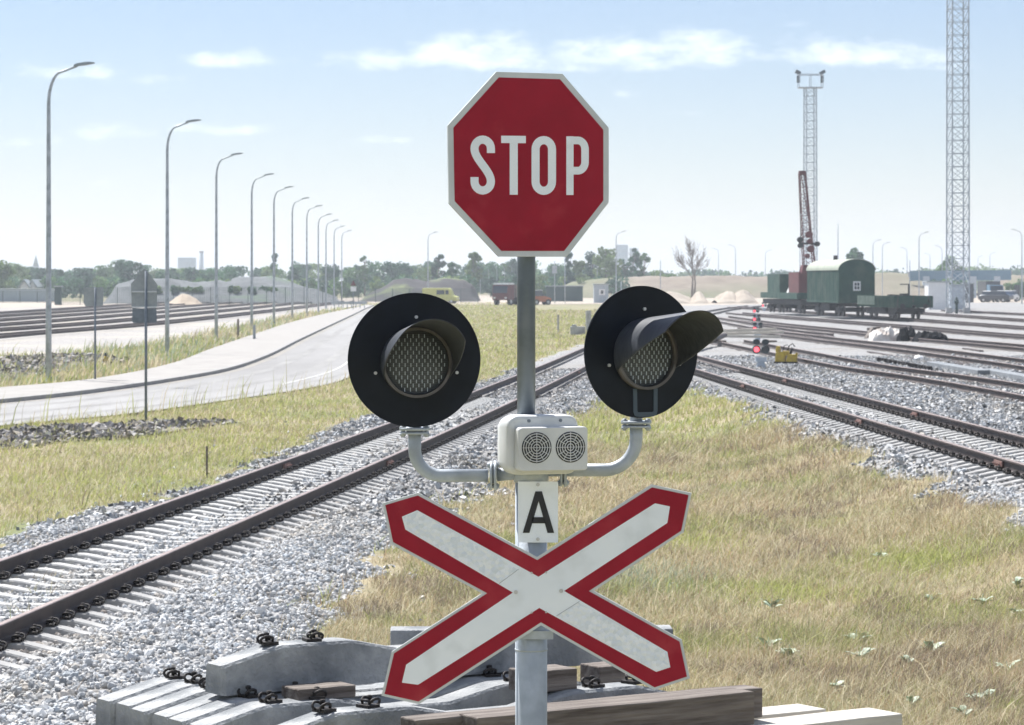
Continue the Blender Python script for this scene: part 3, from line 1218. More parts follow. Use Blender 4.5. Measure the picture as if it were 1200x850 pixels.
# left arm
xl = PW(486, 0, SY).x
zl = PW(0, 557.5, SY).z
mb = MB()
mb.tube(elbow(PW(572, 0, SY).x, xl, zl, PW(0, 505, SY).z, .095), PR, 20, caps=True)
armL = mb.build('bracket_arm', M['galv'], sig)
mb = MB()
mb.tube([(PW(582, 0, SY).x, SY, zl + .002), (px0 - .03, SY, zl + .012)], PR, 20)
mb.build('arm_socket', M['galv'], armL)
def bolted_flange(arm, c, axis, r, bolts, name='flange'):
    mb = MB()
    c = Vector(c)
    a = Vector(axis)
    flange(mb, c + a * .0075, axis, r, .010)
    flange(mb, c - a * .0075, axis, r * .95, .008)
    mb.tube([c - a * .012, c + a * .012], .03, 12)
    for b_ in bolts:
        b_ = Vector(b_)
        mb.tube([c + b_ - a * .022, c + b_ + a * .022], .0075, 8)
        mb.tube([c + b_ - a * .017, c + b_ - a * .009], .013, 6)
        mb.tube([c + b_ + a * .009, c + b_ + a * .017], .013, 6)
    mb.build(name, M['galv'], arm)


bolted_flange(armL, (PW(578, 0, SY).x, SY, zl), (1, 0, 0), .055, ((0, -.01, .038), (0, -.01, -.038)))
bolted_flange(armL, (xl, SY, PW(0, 505, SY).z), (0, 0, 1), .056, ((-.043, -.012, 0), (.043, -.012, 0)))
# right arm
xr = PW(745.5, 0, SY).x
zr = PW(0, 551, SY).z
mb = MB()
mb.tube(elbow(px0 + .03, xr, zr, PW(0, 498, SY).z, .115), PR, 20)
armR = mb.build('bracket_arm', M['galv'], sig)
bolted_flange(armR, (PW(660, 0, SY).x, SY, zr - .012), (1, 0, 0), .050, ((0, -.01, -.034), (0, -.01, .034)))
bolted_flange(armR, (xr, SY, PW(0, 497.5, SY).z), (0, 0, 1), .056, ((-.043, -.012, 0), (.043, -.012, 0)))


# lamps
def lamp(cpx, cpy, rpx, lensdx, lensdy, ang, xs, zf, label, rl=41.0):
    """black disc with lens and hood, turned by ang to the right"""
    c = PW(cpx, cpy, SY - .06)
    Rd = rpx / SC
    cy = c.y

    def T(mb):
        mb.rotz(ang, (c.x, cy))
        return mb
    mb = MB()
    circ = [(c.x + Rd * math.cos(2 * math.pi * k / 96), c.z + Rd * math.sin(2 * math.pi * k / 96)) for k in range(96)]
    mb.prism(circ, cy, cy + .006, smooth=False)
    disc = T(mb).build('signal_lamp', M['black'], sig, label=label)
    # housing behind and neck
    mb = MB()
    mb.tube([(c.x, cy + .006, c.z), (c.x, cy + .09, c.z), (c.x, cy + .13, c.z)], [.15, .15, .10], 40)
    T(mb)
    mb.tube([(xs, SY, zf), (xs, SY, c.z - .10)], .021, 18)
    mb.build('housing', M['hood'], disc)
    mb = MB()
    mb.tube([(xs, SY, zf), (xs, SY, c.z - Rd + .02)], .0235, 18)
    mb.build('neck', M['galv'], disc)
    l0 = Vector((c.x + lensdx / SC, 0, c.z + lensdy / SC))
    rL = rl / SC
    # bezel ring, lens
    mb = MB()
    n = 64
    for (r1, r2, y1, y2) in ((rL, rL, cy, cy - .03), (rL - .010, rL - .010, cy - .03, cy - .004)):
        a = [(l0.x + r1 * math.cos(2 * math.pi * k / n), y1, l0.z + r1 * math.sin(2 * math.pi * k / n)) for k in range(n)]
        b = [(l0.x + r2 * math.cos(2 * math.pi * k / n), y2, l0.z + r2 * math.sin(2 * math.pi * k / n)) for k in range(n)]
        mb.loft([a, b], caps=False, smooth=True)
    a = [(l0.x + rL * math.cos(2 * math.pi * k / n), cy - .03, l0.z + rL * math.sin(2 * math.pi * k / n)) for k in range(n)]
    b = [(l0.x + (rL - .010) * math.cos(2 * math.pi * k / n), cy - .03, l0.z + (rL - .010) * math.sin(2 * math.pi * k / n)) for k in range(n)]
    mb.loft([a, b], caps=False)
    T(mb).build('lens_ring', M['lensring'], disc)
    mb = MB()
    secs = []
    for (rr, dy) in ((rL - .011, 0), (rL * .75, .008), (rL * .45, .014), (rL * .15, .017), (.001, .0175)):
        secs.append([(l0.x + rr * math.cos(2 * math.pi * k / n), cy - .006 - dy, l0.z + rr * math.sin(2 * math.pi * k / n)) for k in range(n)])
    mb.loft(secs, caps=False, smooth=True)
    nr = 0
    z = -rL
    row = 0
    while z < rL:
        off = (row % 2) * .0095
        x = -rL + off
        while x < rL:
            rr = math.hypot(x, z)
            if rr < rL - .020 and x > -rL:
                dy = .0175 * (1 - (rr / rL) ** 2)
                mb.box((l0.x + x, cy - .008 - dy, l0.z + z), (.0026, .004, .0120 + .003 * random.random()), mi=1)
            x += .021
        z += .0150
        row += 1
    # fine horizontal bars
    for k in range(-17, 18):
        z = k * .0066
        hw = math.sqrt(max(0, (rL - .013) ** 2 - z * z))
        if hw > .01:
            for q in range(6):
                xa, xb = -hw + 2 * hw * q / 6, -hw + 2 * hw * (q + 1) / 6
                ra, rb = math.hypot(xa, z), math.hypot(xb, z)
                mb.bar((l0.x + xa, cy - .0068 - .0175 * (1 - (ra / rL) ** 2), l0.z + z), (l0.x + xb, cy - .0068 - .0175 * (1 - (rb / rL) ** 2), l0.z + z), .0012, .0012, mi=2)
    T(mb).build('lens', [M['lens'], M['prism'], M['grille']], disc)
    # hood
    Lh = .375
    rh = rL + .004
    nt, npz = 22, 40
    outer_, inner_ = [], []
    for i in range(nt + 1):
        t = i / nt
        half = R(118 - 54 * t ** .85)
        so, si = [], []
        for k in range(npz + 1):
            ph = -half + 2 * half * k / npz
            ex = 1 + .03 * t
            # the front edge is cut back towards the two sides
            yk = cy - .005 - Lh * t * (1 - .10 * (abs(ph) / half) ** 2 * t)
            for rr, lst in ((rh * ex, so), (rh * ex - .0025, si)):
                lst.append((l0.x + rr * math.sin(ph), yk, l0.z + rr * math.cos(ph) + .028 * t))
        outer_.append(so)
        inner_.append(si)
    mb = MB()
    vs = [v for s_ in outer_ for v in s_] + [v for s_ in inner_ for v in s_]
    m_ = npz + 1
    o_ = (nt + 1) * m_
    fs = []
    for i in range(nt):
        for k in range(npz):
            a = i * m_ + k
            fs.append((a, a + 1, a + m_ + 1, a + m_))
            fs.append((o_ + a, o_ + a + m_, o_ + a + m_ + 1, o_ + a + 1))
    for k in range(npz):
        a = nt * m_ + k
        fs.append((a, a + 1, o_ + a + 1, o_ + a))
    for i in range(nt):
        for k in (0, npz):
            a = i * m_ + k
            fs.append((a, a + m_, o_ + a + m_, o_ + a))
    mb.add(vs, fs, 0, True)
    T(mb).build('hood', M['hood'], disc)
    for (dx, dz) in ((0, 53), (-48, -12), (48, -12)):
        mb = MB()
        p = Vector((l0.x + dx / SC, cy, l0.z + dz / SC))
        mb.tube([p, p + Vector((0, -.008, 0))], .006, 10)
        T(mb).build('bolt', M['bolt'], disc)
    return disc, c, l0, T


lamp(485.7, 422, 78.3, 2, -3, R(11), xl, PW(0, 503, SY).z, 'left round black signal lamp, facing the camera')
dR, cR, lR, TR = lamp(752, 412.5, 77, 3, -3, R(29), xr, PW(0, 496, SY).z, 'right round black signal lamp, turned to the right')
# window reflection built as a flat blue-grey U below the right lens
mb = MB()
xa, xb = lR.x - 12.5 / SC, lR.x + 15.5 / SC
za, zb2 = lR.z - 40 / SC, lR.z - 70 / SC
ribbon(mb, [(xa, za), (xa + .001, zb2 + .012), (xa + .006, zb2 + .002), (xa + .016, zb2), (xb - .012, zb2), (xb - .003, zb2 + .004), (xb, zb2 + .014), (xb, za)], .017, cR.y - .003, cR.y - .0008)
reflection_u = mat('reflection_blue', (.045, .07, .10), (.055, .085, .12), 9, .5)
TR(mb).build('reflection_u', reflection_u, dR)

# sounder box
BA = R(17)
bc = PW(640, 521, SY - .09)
mb = MB()


def rrect(cx, cz, w, h, r, n=6):
    out = []
    for (sx, sz, a0) in ((1, 1, 0), (-1, 1, 90), (-1, -1, 180), (1, -1, 270)):
        for k in range(n + 1):
            a = R(a0 + 90 * k / n)
            out.append((cx + sx * (w / 2 - r) + r * math.cos(a), cz + sz * (h / 2 - r) + r * math.sin(a)))
    return out


def shell(mb, secs):
    """secs: list of (w, h, r, y, dx, dz)"""
    ss = []
    for (w, h, r, y, dx, dz) in secs:
        ss.append([(x, y, z) for x, z in rrect(bc.x + dx, bc.z + dz, w, h, r)])
    mb.loft(ss, smooth=True)


y0 = bc.y
shell(mb, [(.20, .15, .05, y0 + .14, -.02, 0), (.262, .205, .05, y0 + .11, -.02, 0), (.272, .215, .045, y0 + .06, -.02, 0), (.272, .215, .042, y0 - .015, -.02, 0),
           (.262, .205, .038, y0 - .028, -.02, 0), (.24, .18, .03, y0 - .029, -.02, 0)])
mb.rotz(BA, (bc.x, bc.y))
snd = mb.build('sounder_box', M['boxwhite'], sig, label='white warning sounder box with two round grilles')
mb = MB()
shell(mb, [(.262, .158, .014, y0 - .02, .0, -.012), (.262, .158, .014, y0 - .082, .0, -.012), (.256, .152, .012, y0 - .088, .0, -.012)])
mb.rotz(BA, (bc.x, bc.y))
horn = mb.build('front_panel', M['boxwhite'], snd)
for gxp in (-.064, .064):
    gl = MB()
    cxg, czg, yg = bc.x + gxp, bc.z - .006, y0 - .0885
    gl.tube([(cxg, yg + .001, czg), (cxg, yg - .001, czg)], .056, 40, mi=0)
    for rr in (.012, .0215, .031, .0405, .050):
        ring = [(cxg + rr * math.cos(2 * math.pi * k / 40), yg - .0022, czg + rr * math.sin(2 * math.pi * k / 40)) for k in range(41)]
        gl.tube(ring, .0019, 5, mi=1, caps=False)
    for k in range(12):
        a = 2 * math.pi * k / 12
        r0 = 0.0 if k % 3 == 0 else .0215
        gl.bar((cxg + r0 * math.cos(a), yg - .002, czg + r0 * math.sin(a)), (cxg + .054 * math.cos(a), yg - .002, czg + .054 * math.sin(a)), .0026, .002, mi=1)
    gl.rotz(BA, (bc.x, bc.y))
    gl.build('grille', [M['grille'], M['boxwhite']], horn)
for dx in (-.075, .045):
    mb = MB()
    p = Vector((bc.x + dx, y0 - .028, bc.z + .088))
    mb.tube([p, p + Vector((0, -.006, 0))], .006, 10)
    mb.rotz(BA, (bc.x, bc.y))
    mb.build('bolt', M['pole_dark'], snd)
# clamp of the sounder on the pole
mb = MB()
z1 = PW(0, 557, SY).z
mb.tube([(px0, SY, z1 - .025), (px0, SY, z1 + .03)], .064, 28)
mb.box((px0, SY + .03, z1 + .06), (.12, .12, .08))
mb.build('mounting_socket', M['galv'], sig)

# ------------------------------------------------------------------ stack of sleepers and timbers
D = Vector((.836, .549, 0))
PB = Vector((-.549, .836, 0))
STACK_ME = sleeper_mesh('sleeper', M['concrete_old'], wb=.225, wt=.195, he=.165, hs=.25, hm=.18)
ANG = math.atan2(D.y, D.x)


def concrete_sleeper(corner, z, label, group=None, clips=((.36, 1), (.60, 0), (2.10, 1), (2.34, 0)), da=0.0, w=.225, cs=.8):
    """corner: the near left bottom corner (x, y)"""
    a = ANG + da
    d = Vector((math.cos(a), math.sin(a), 0))
    p = Vector((-d.y, d.x, 0))
    c = Vector((corner[0], corner[1], z)) + d * 1.35 + p * w / 2
    root = thing('concrete_sleeper', c, label, 'railway sleeper', group, a)
    o = bpy.data.objects.new('sleeper_body', STACK_ME)
    COL.objects.link(o)
    setpar(o, root)
    for (t, fl) in clips:
        k = bpy.data.objects.new('rail_clip', CLIP_ME)
        COL.objects.link(k)
        k.location = (t - 1.35, 0, .248)
        k.rotation_euler = (0, 0, (math.pi if fl else 0) + random.uniform(-.25, .25))
        k.scale = (cs, cs * .8, cs)
        setpar(k, root)
    return root


G1 = 'concrete sleepers stacked behind the crossing signal'
concrete_sleeper((-1.57, 16.30), 1.03, 'grey concrete sleeper on top of the stack, side face in view left of the crossbuck', G1, w=.25)
s0 = Vector((-2.37, 17.0, 0))
st_ = Vector((.122, -.2, 0))
lab6 = ['concrete sleeper at the far left end of the stacked row, beside the ballast', 'second concrete sleeper of the row from the left, two dark clips showing behind it',
        'third concrete sleeper of the row from the left end of the stack', 'fourth concrete sleeper of the row, its end below the tip of the top sleeper',
        'fifth concrete sleeper of the row from the left end of the stack', 'sixth concrete sleeper of the row, last before the patch of grass in the gap']
tops = []
for i in range(6):
    c = s0 + st_ * i - PB * .21
    j = (0, .03, .0, .05, .02, .04)[i]
    c = c + D * j * .6
    concrete_sleeper((c.x, c.y), .765 + random.uniform(-.004, .004), lab6[i], G1, clips=((.47, 1), (.71, 0), (2.05, 1), (2.30, 0)))
for lay in (0, 1, 2):
    for i in range(8):
        c = s0 + st_ * i * (1.0 if i < 7 else 1) - PB * .21 + D * random.uniform(-.03, .03)
        if i >= 6:
            c = Vector((-1.334, 15.73, 0)) - PB * .02 + st_ * (i - 6)
        concrete_sleeper((c.x, c.y), .002 + lay * .2535, 'concrete sleeper in the lower layers of the stack, under the row of sleepers', 'sleepers in the lower layers of the stack', clips=())
concrete_sleeper((-1.334 - PB.x * .21, 15.73 - PB.y * .21), .765, 'front concrete sleeper with dark clips, its grey side at the bottom of the photo', G1, w=.24)


def timber(p_left, d, length, w, h, ztop, name, material, label, cat, bev=.008):
    """p_left: left end of the near top edge"""
    d = Vector((d[0], d[1], 0)).normalized()
    p = Vector((-d.y, d.x, 0))
    c = Vector((p_left[0], p_left[1], 0)) + d * length / 2 + p * w / 2
    mb = MB()
    secs = []
    for k in range(9):
        x = -length / 2 + length * k / 8
        jz, jy = random.uniform(-.002, .002), random.uniform(-.002, .002)
        secs.append([(x, -w / 2 + jy, -h), (x, w / 2 + jy, -h), (x, w / 2 + jy, jz), (x, -w / 2 + jy, jz)])
    mb.loft(secs)
    o = mb.build(name, material, None, off=(0, 0, 0), bevel=bev)
    o.location = (c.x, c.y, ztop)
    o.rotation_euler = (0, 0, math.atan2(d.y, d.x))
    return tag(o, label, cat)


timber((-.18, 15.70), D, 1.84, .19, .185, 1.0, 'timber_beam', M['timber'], 'thick dark brown timber beam with pale top, in front of the signal pole foot', 'timber')
timber((-.50, 15.68), D, 2.3, .17, .17, .992, 'timber_beam', M['timber'], 'brown timber lying just behind the dark beam, its short end left of the pole', 'timber')
q = Vector((2.25, 17.2, 0)) - D * 2.6
timber((q.x, q.y), D, 2.6, .30, .17, .805, 'timber_beam', M['timber_pale'], 'pale weathered timber at the bottom right, reaching farthest right of the pile', 'timber')
q = Vector((1.98, 17.40, 0)) - D * 2.6
timber((q.x - .06, q.y + .10), D, 2.5, .26, .17, .80, 'timber_beam', M['timber_pale'], 'pale weathered timber lying behind the one that reaches farthest right', 'timber')
q = Vector((1.75, 16.6, 0)) - D * 2.4
timber((q.x, q.y), D, 2.9, .30, .17, .63, 'timber_beam', M['timber_pale'], 'pale timber under the right end of the dark beam, almost out of the frame', 'timber')
for i in range(3):
    for k in range(2):
        q = Vector((.55 + i * .9, 16.05 + i * .58 + k * 0, 0))
        tb_ = timber((q.x, q.y), PB, 1.25, .2, .22, .235 + k * .225, 'timber_bearer', M['timber'], 'rough timber bearer underneath the pale timbers of the pile', 'timber')
        tag(tb_, group='timber bearers under the pile')
# spacers
timber((.10, 16.55), D, .0 + .32, .22, .12, 1.13, 'wood_block', M['timber'], 'small brown wooden block between the stacked sleepers, right of the pole', 'wood block')
timber((.50, 17.08), D, .20, .2, .12, 1.09, 'wood_block', M['timber'], 'small wooden block with sunlit top beside the right arm of the crossbuck', 'wood block')
timber((-1.16, 16.25), D, .36, .2, .07, 1.075, 'wood_block', M['timber'], 'flat brown wooden block under the front of the top sleeper, left of the crossbuck', 'wood block')
# short concrete beam at the back
timber((-.73, 17.9), (1, .03), 1.70, .22, .20, 1.205, 'concrete_beam', M['concrete_old'], 'short square concrete beam lying across the back of the stack', 'concrete beam')

# ------------------------------------------------------------------ loose ballast stones
def track_local(x, y, line):
    """lateral offset (right +) and distance along a track"""
    ln, s_ = resample(line, .5)
    i = np.clip(np.searchsorted(ln[:, 1], y) - 1, 0, len(ln) - 2)
    a, b = ln[i], ln[i + 1]
    t = b - a
    L = np.hypot(t[:, 0], t[:, 1])
    u = ((x - a[:, 0]) * t[:, 0] + (y - a[:, 1]) * t[:, 1]) / L
    lat = ((x - a[:, 0]) * t[:, 1] - (y - a[:, 1]) * t[:, 0]) / L
    return lat, s_[i] + u


def stones(name, n, y0, y1, u0, u1, size, density_fn, cols, seed, subdiv=True, zfn=None, uniform=True):
    r_ = np.random.default_rng(seed)
    y = np.exp(r_.uniform(math.log(y0), math.log(y1), n)) if not uniform else np.sqrt(r_.uniform(y0 ** 2, y1 ** 2, n))
    u = r_.uniform(u0, u1, n)
    x = u * y
    keep, z = density_fn(x, y, r_)
    x, y, z = x[keep], y[keep], z[keep]
    n = len(x)
    ph = (1 + 5 ** .5) / 2
    if subdiv:
        bv = np.array([(-1, ph, 0), (1, ph, 0), (-1, -ph, 0), (1, -ph, 0), (0, -1, ph), (0, 1, ph), (0, -1, -ph), (0, 1, -ph), (ph, 0, -1), (ph, 0, 1), (-ph, 0, -1), (-ph, 0, 1)]) / 1.9
        bf = np.array([(0, 11, 5), (0, 5, 1), (0, 1, 7), (0, 7, 10), (0, 10, 11), (1, 5, 9), (5, 11, 4), (11, 10, 2), (10, 7, 6), (7, 1, 8),
                       (3, 9, 4), (3, 4, 2), (3, 2, 6), (3, 6, 8), (3, 8, 9), (4, 9, 5), (2, 4, 11), (6, 2, 10), (8, 6, 7), (9, 8, 1)])
    else:
        bv = np.array([(-1, -1, -.6), (1, -1, -.6), (1, 1, -.6), (-1, 1, -.6), (-.6, -.7, .7), (.7, -.6, .6), (.6, .7, .75), (-.7, .6, .6)])
        bf = np.array([(4, 5, 6), (4, 6, 7), (0, 1, 5), (0, 5, 4), (1, 2, 6), (1, 6, 5), (2, 3, 7), (2, 7, 6), (3, 0, 4), (3, 4, 7)])
    nb, nf = len(bv), len(bf)
    V = bv[None] * (1 + r_.uniform(-.28, .28, (n, nb, 3)))
    sc = (size * r_.lognormal(0, .28, n))[:, None] * r_.uniform(.55, 1.15, (n, 3))
    V = V * sc[:, None, :]
    q = r_.normal(size=(n, 4))
    q /= np.linalg.norm(q, axis=1)[:, None]
    w, a, b, c = q.T
    Rm = np.stack([1 - 2 * (b * b + c * c), 2 * (a * b - c * w), 2 * (a * c + b * w), 2 * (a * b + c * w), 1 - 2 * (a * a + c * c), 2 * (b * c - a * w),
                   2 * (a * c - b * w), 2 * (b * c + a * w), 1 - 2 * (a * a + b * b)], 1).reshape(n, 3, 3)
    V = np.einsum('nij,nkj->nki', Rm, V)
    V += np.stack([x, y, z], 1)[:, None, :]
    Fc = bf[None] + (np.arange(n) * nb)[:, None, None]
    ci = r_.integers(0, len(cols), n)
    cc = np.array(cols)[ci] * r_.uniform(.72, 1.2, n)[:, None]
    if name == 'ballast_stones':       # rust and brake dust along the rails
        for ln in (L1, L2):
            lat, _ = track_local(x, y, ln)
            k_ = np.exp(-((np.abs(lat) - .8) / .32) ** 2) * r_.uniform(.1, .8, n)
            cc = cc * (1 - k_[:, None]) + np.array((.27, .21, .17)) * k_[:, None]
        k_ = sm((vnoise(x, y, 1.7, 55) - .62) / .2) * .35
        cc = cc * (1 - k_[:, None]) + cc * np.array((.80, .72, .60)) * k_[:, None]
    C = np.repeat(cc, nb, 0)
    o = np_mesh(name, V.reshape(-1, 3), np.full(n * nf, 3), Fc.ravel(), M['stone'], C)
    tag(o, kind='stuff')
    return o


STC = [(.49, .50, .505), (.40, .41, .42), (.56, .56, .555), (.26, .275, .29), (.47, .47, .465), (.42, .45, .475), (.64, .635, .62), (.49, .46, .42), (.34, .34, .34)]


def bal_density(pr_lo, lift):
    def fn(x, y, r_):
        d = sdist(BALP, x, y) + wob(x, y)
        z = bed_z(x, y, d) + r_.uniform(-.012, .022, len(x)) + lift
        keep = d > r_.exponential(.10, len(x)) - .30
        for ln, lv in ((L1, .128), (L2, .128)):
            lat, s_ = track_local(x, y, ln)
            ph = (s_ + .3) % .6 - .3
            on_sl = (np.abs(ph) < .125) & (np.abs(lat) < 1.34)
            inr = np.abs(np.abs(lat) - .797) < .10
            mid = np.abs(lat) < .30
            zs = G(x, y) + lv
            keep &= ~(on_sl & ~(mid & (r_.uniform(size=len(x)) < .12)) & (r_.uniform(size=len(x)) < .995))
            keep &= ~inr
            near = np.abs(lat) < 1.5
            z = np.where(near, np.minimum(z, zs - .055 - .02 * r_.uniform(size=len(x))), z)
        return keep, z
    return fn


ballast_a = stones('ballast_stones', 110000, 19, 40, -.22, .20, .0255, bal_density(0, 0), STC, 21, True)
ballast_b = stones('ballast_stones', 190000, 40, 110, -.18, .19, .029, bal_density(0, 0), STC, 22, False)


def strip_density(poly, p):
    def fn(x, y, r_):
        d = sdist(poly, x, y) + (vnoise(x, y, 1.2, 8) - .5) * 1.2
        return (d > 0) & (r_.uniform(size=len(x)) < p), r_.uniform(0, .06, len(x))
    return fn


RUBC = [(.22, .21, .205), (.30, .285, .27), (.38, .365, .35), (.16, .15, .14), (.33, .29, .24)]
stones('rubble_stones', 26000, 55, 80, -.20, -.06, .055, strip_density(RUB1, .42), RUBC, 31, False)
stones('rubble_stones', 12000, 90, 140, -.20, -.12, .08, strip_density(RUB2, .8), RUBC, 32, False)
# a few strays lying on the grass beside the bed
stones('stray_stones', 5000, 20, 70, -.18, .18, .026, lambda x, y, r_: ((lambda d: (d < 0) & (d > -r_.exponential(.5, len(x))))(sdist(BALP, x, y)), np.full(len(x), .012)), STC, 33, False)


# ------------------------------------------------------------------ grass
def grass(name, n, y0, y1, u0, u1, h, wpx, mask_fn, seed, pal, lean=.45, uniform=False, kmul=1.0, cap=99):
    r_ = np.random.default_rng(seed)
    y = np.exp(r_.uniform(math.log(y0), math.log(y1), n)) if not uniform else np.sqrt(r_.uniform(y0 ** 2, y1 ** 2, n))
    x = r_.uniform(u0, u1, n) * y
    # clumping
    cl = vnoise(x, y, .22, seed) * .5 + vnoise(x, y, .7, seed + 1) * .5
    keep = mask_fn(x, y, r_) & (r_.uniform(size=n) < .25 + 1.3 * cl)
    x, y, cl = x[keep], y[keep], cl[keep]
    n = len(x)
    z = G(x, y) - .02
    hh = h * r_.lognormal(-.1, .35, n) * (.6 + .8 * vnoise(x, y, 2.3, seed + 2))
    w = np.clip(wpx * y / F, .0025, cap) * r_.uniform(.6, 1.3, n)
    a = r_.uniform(0, 2 * math.pi, n)
    wind = .25
    la = r_.uniform(0, 2 * math.pi, n)
    lm = hh * np.abs(r_.normal(0, lean, n))
    dx, dy = np.cos(la) * lm + wind * hh * .8, np.sin(la) * lm
    sx, sy = np.cos(a) * w / 2, np.sin(a) * w / 2
    V = np.zeros((n, 5, 3))
    V[:, 0] = np.stack([x - sx, y - sy, z], 1)
    V[:, 1] = np.stack([x + sx, y + sy, z], 1)
    V[:, 2] = np.stack([x + dx * .35 + sx * .8, y + dy * .35 + sy * .8, z + hh * .55], 1)
    V[:, 3] = np.stack([x + dx * .35 - sx * .8, y + dy * .35 - sy * .8, z + hh * .55], 1)
    V[:, 4] = np.stack([x + dx, y + dy, z + hh * .97], 1)
    b = (np.arange(n) * 5)[:, None]
    quads = (b + np.array([0, 1, 2, 3])).reshape(-1, 4)
    tris = (b + np.array([3, 2, 4])).reshape(-1, 3)
    loops = np.concatenate([quads.ravel(), tris.ravel()])
    fn_ = np.concatenate([np.full(n, 4), np.full(n, 3)])
    C = pal(x, y, r_, n)
    o = np_mesh(name, V.reshape(-1, 3), fn_, loops, M['blade'], np.repeat(C, 5, 0))
    tag(o, kind='stuff')
    return o


def pick(w_, cols):
    return w_[:, None] * cols


TAN, STRAW, OLIVE, GREEN, YG, BLUEG, RUST = [np.array(c) for c in
                                             ((.46, .385, .25), (.62, .55, .39), (.33, .31, .16), (.20, .24, .09), (.40, .42, .15), (.32, .38, .28), (.40, .29, .18))]


THATCH = np.array((.25, .20, .15))


def pal_dry(x, y, r_, n):
    yn = y * .6          # patches look longer across than along
    g = sm((vnoise(x, yn, 1.5, 41) * .6 + vnoise(x, yn, .45, 42) * .4 - .46) / .2)
    th = sm((vnoise(x, yn, .9, 43) * .6 + vnoise(x, yn, .3, 44) * .4 - .56) / .12)
    mixr = r_.uniform(size=n)
    dry = np.where((mixr < .36)[:, None], TAN, np.where((mixr < .70)[:, None], STRAW, np.where((mixr < .84)[:, None], OLIVE, RUST)))
    gr = np.where((r_.uniform(size=n) < .40)[:, None], OLIVE, np.where((r_.uniform(size=n) < .60)[:, None], YG, GREEN))
    c = np.where((r_.uniform(size=n) < .06 + .66 * g)[:, None], gr, dry)
    c = np.where((r_.uniform(size=n) < th * .55)[:, None], THATCH, c)
    bl = np.exp(-(((x - 1.3) / .7) ** 2 + ((y - 33.5) / 1.6) ** 2))
    c = np.where((r_.uniform(size=n) < bl * .55)[:, None], BLUEG, c)
    for (px_, py_, wx, wy) in ((1.15, 36.5, .45, 1.3), (4.7, 34.5, .9, 1.6), (3.0, 31.5, .7, 1.0), (2.3, 37.5, .5, 1.2)):
        yg = np.exp(-(((x - px_) / wx) ** 2 + ((y - py_) / wy) ** 2))
        c = np.where((r_.uniform(size=n) < yg * .8)[:, None], YG * 1.05, c)
    return c * r_.uniform(.7, 1.2, n)[:, None]


def pal_green(x, y, r_, n):
    mixr = r_.uniform(size=n)
    g = vnoise(x, y, 3.5, 51)
    c = np.where((mixr < .30 + .35 * g)[:, None], YG, np.where((mixr < .70)[:, None], TAN, np.where((mixr < .85)[:, None], STRAW, OLIVE)))
    return c * r_.uniform(.8, 1.2, n)[:, None]


def road_free(x, y):
    return sdist(ROADP, x, y) < -.15


def m_center(x, y, r_):
    d = sdist(BALP, x, y) + wob(x, y)
    return (d < -.12 - r_.exponential(.10, len(x)) * 0) & (x > t1x(np.clip(y, 18, 120)) - .5)


def m_left(x, y, r_):
    d = sdist(BALP, x, y) + wob(x, y)
    ru = sdist(RUB1, x, y)
    return (d < -.12) & (x < t1x(np.clip(y, 18, 120))) & road_free(x, y) & ((ru < .25) | (r_.uniform(size=len(x)) < .55 * (vnoise(x, y, 1.3, 90) > .38))) & (sdist(LEFTBAL, x, y) < 0)


def m_verge(x, y, r_):
    ru = sdist(RUB2, x, y)
    return road_free(x, y) & (sdist(LEFTBAL, x, y) < .6 * r_.uniform(size=len(x))) & ((ru < 0) | (r_.uniform(size=len(x)) < .12)) & (x < np.interp(y, [60, 80, 100, 160, 350], [-13, -13.6, -11, -11.5, -18]) )


def pal_verge(x, y, r_, n):
    mixr = r_.uniform(size=n)
    g = sm((vnoise(x, y, 6, 61) - .35) / .3)
    gr = np.where((r_.uniform(size=n) < .4)[:, None], YG * .9, np.where((r_.uniform(size=n) < .5)[:, None], GREEN * 1.3, BLUEG))
    dr = np.where((mixr < .55)[:, None], STRAW, TAN)
    return np.where((r_.uniform(size=n) < .15 + .6 * g)[:, None], gr, dr) * r_.uniform(.8, 1.2, n)[:, None]


grass('dry_grass', 470000, 19, 60, -.13, .225, .12, .85, m_center, 71, pal_dry, lean=1.0)
grass('dry_grass', 110000, 60, 330, -.04, .10, .15, 1.2, m_center, 72, pal_green, lean=.6)
grass('roadside_grass', 230000, 28, 130, -.235, .03, .12, 1.0, m_left, 73, pal_green, lean=.8)
grass('roadside_grass', 60000, 130, 440, -.06, .05, .13, 1.2, m_left, 79, pal_green, lean=.6)
grass('roadside_grass', 70000, 80, 340, -.235, -.03, .32, 1.2, m_verge, 74, pal_verge, lean=.5)


grass('long_straw', 5200, 19, 55, -.13, .19, .26, .7, m_center, 81, lambda x, y, r_, n: np.where((r_.uniform(size=n) < .7)[:, None], STRAW, RUST) * r_.uniform(.8, 1.2, n)[:, None], lean=1.1)


# taller weeds along the near edge of the road and the ballast
def m_edge(x, y, r_):
    d = sdist(ROADP, x, y)
    return (d < -.1) & (d > -1.3) & (x > np.interp(y, [60, 80, 100, 160], [-13, -10, -8, -8]))


grass('tall_weeds', 3200, 66, 115, -.19, -.03, .55, 1.1, m_edge, 75, pal_green, lean=.22)


def m_fringe(x, y, r_):
    d = sdist(BALP, x, y) + wob(x, y)
    return (np.abs(d) < .35) & (r_.uniform(size=len(x)) < .5)


grass('fringe_grass', 26000, 20, 70, -.16, .18, .14, 1.1, m_fringe, 76, pal_dry, lean=.8)


def m_tuft(x, y, r_):
    d = sdist(BALP, x, y)
    return (d > .1) & (d < 1.5) & (x < 0) & (vnoise(x, y, .28, 77) > .80)


grass('ballast_weeds', 26000, 19, 40, -.17, .0, .12, 1.1, m_tuft, 78, pal_dry, lean=.6)

# broad-leaved weeds in the grass on the right
WEED = mat('weed_leaf', (.26, .34, .22), (.46, .52, .42), 12, .6)


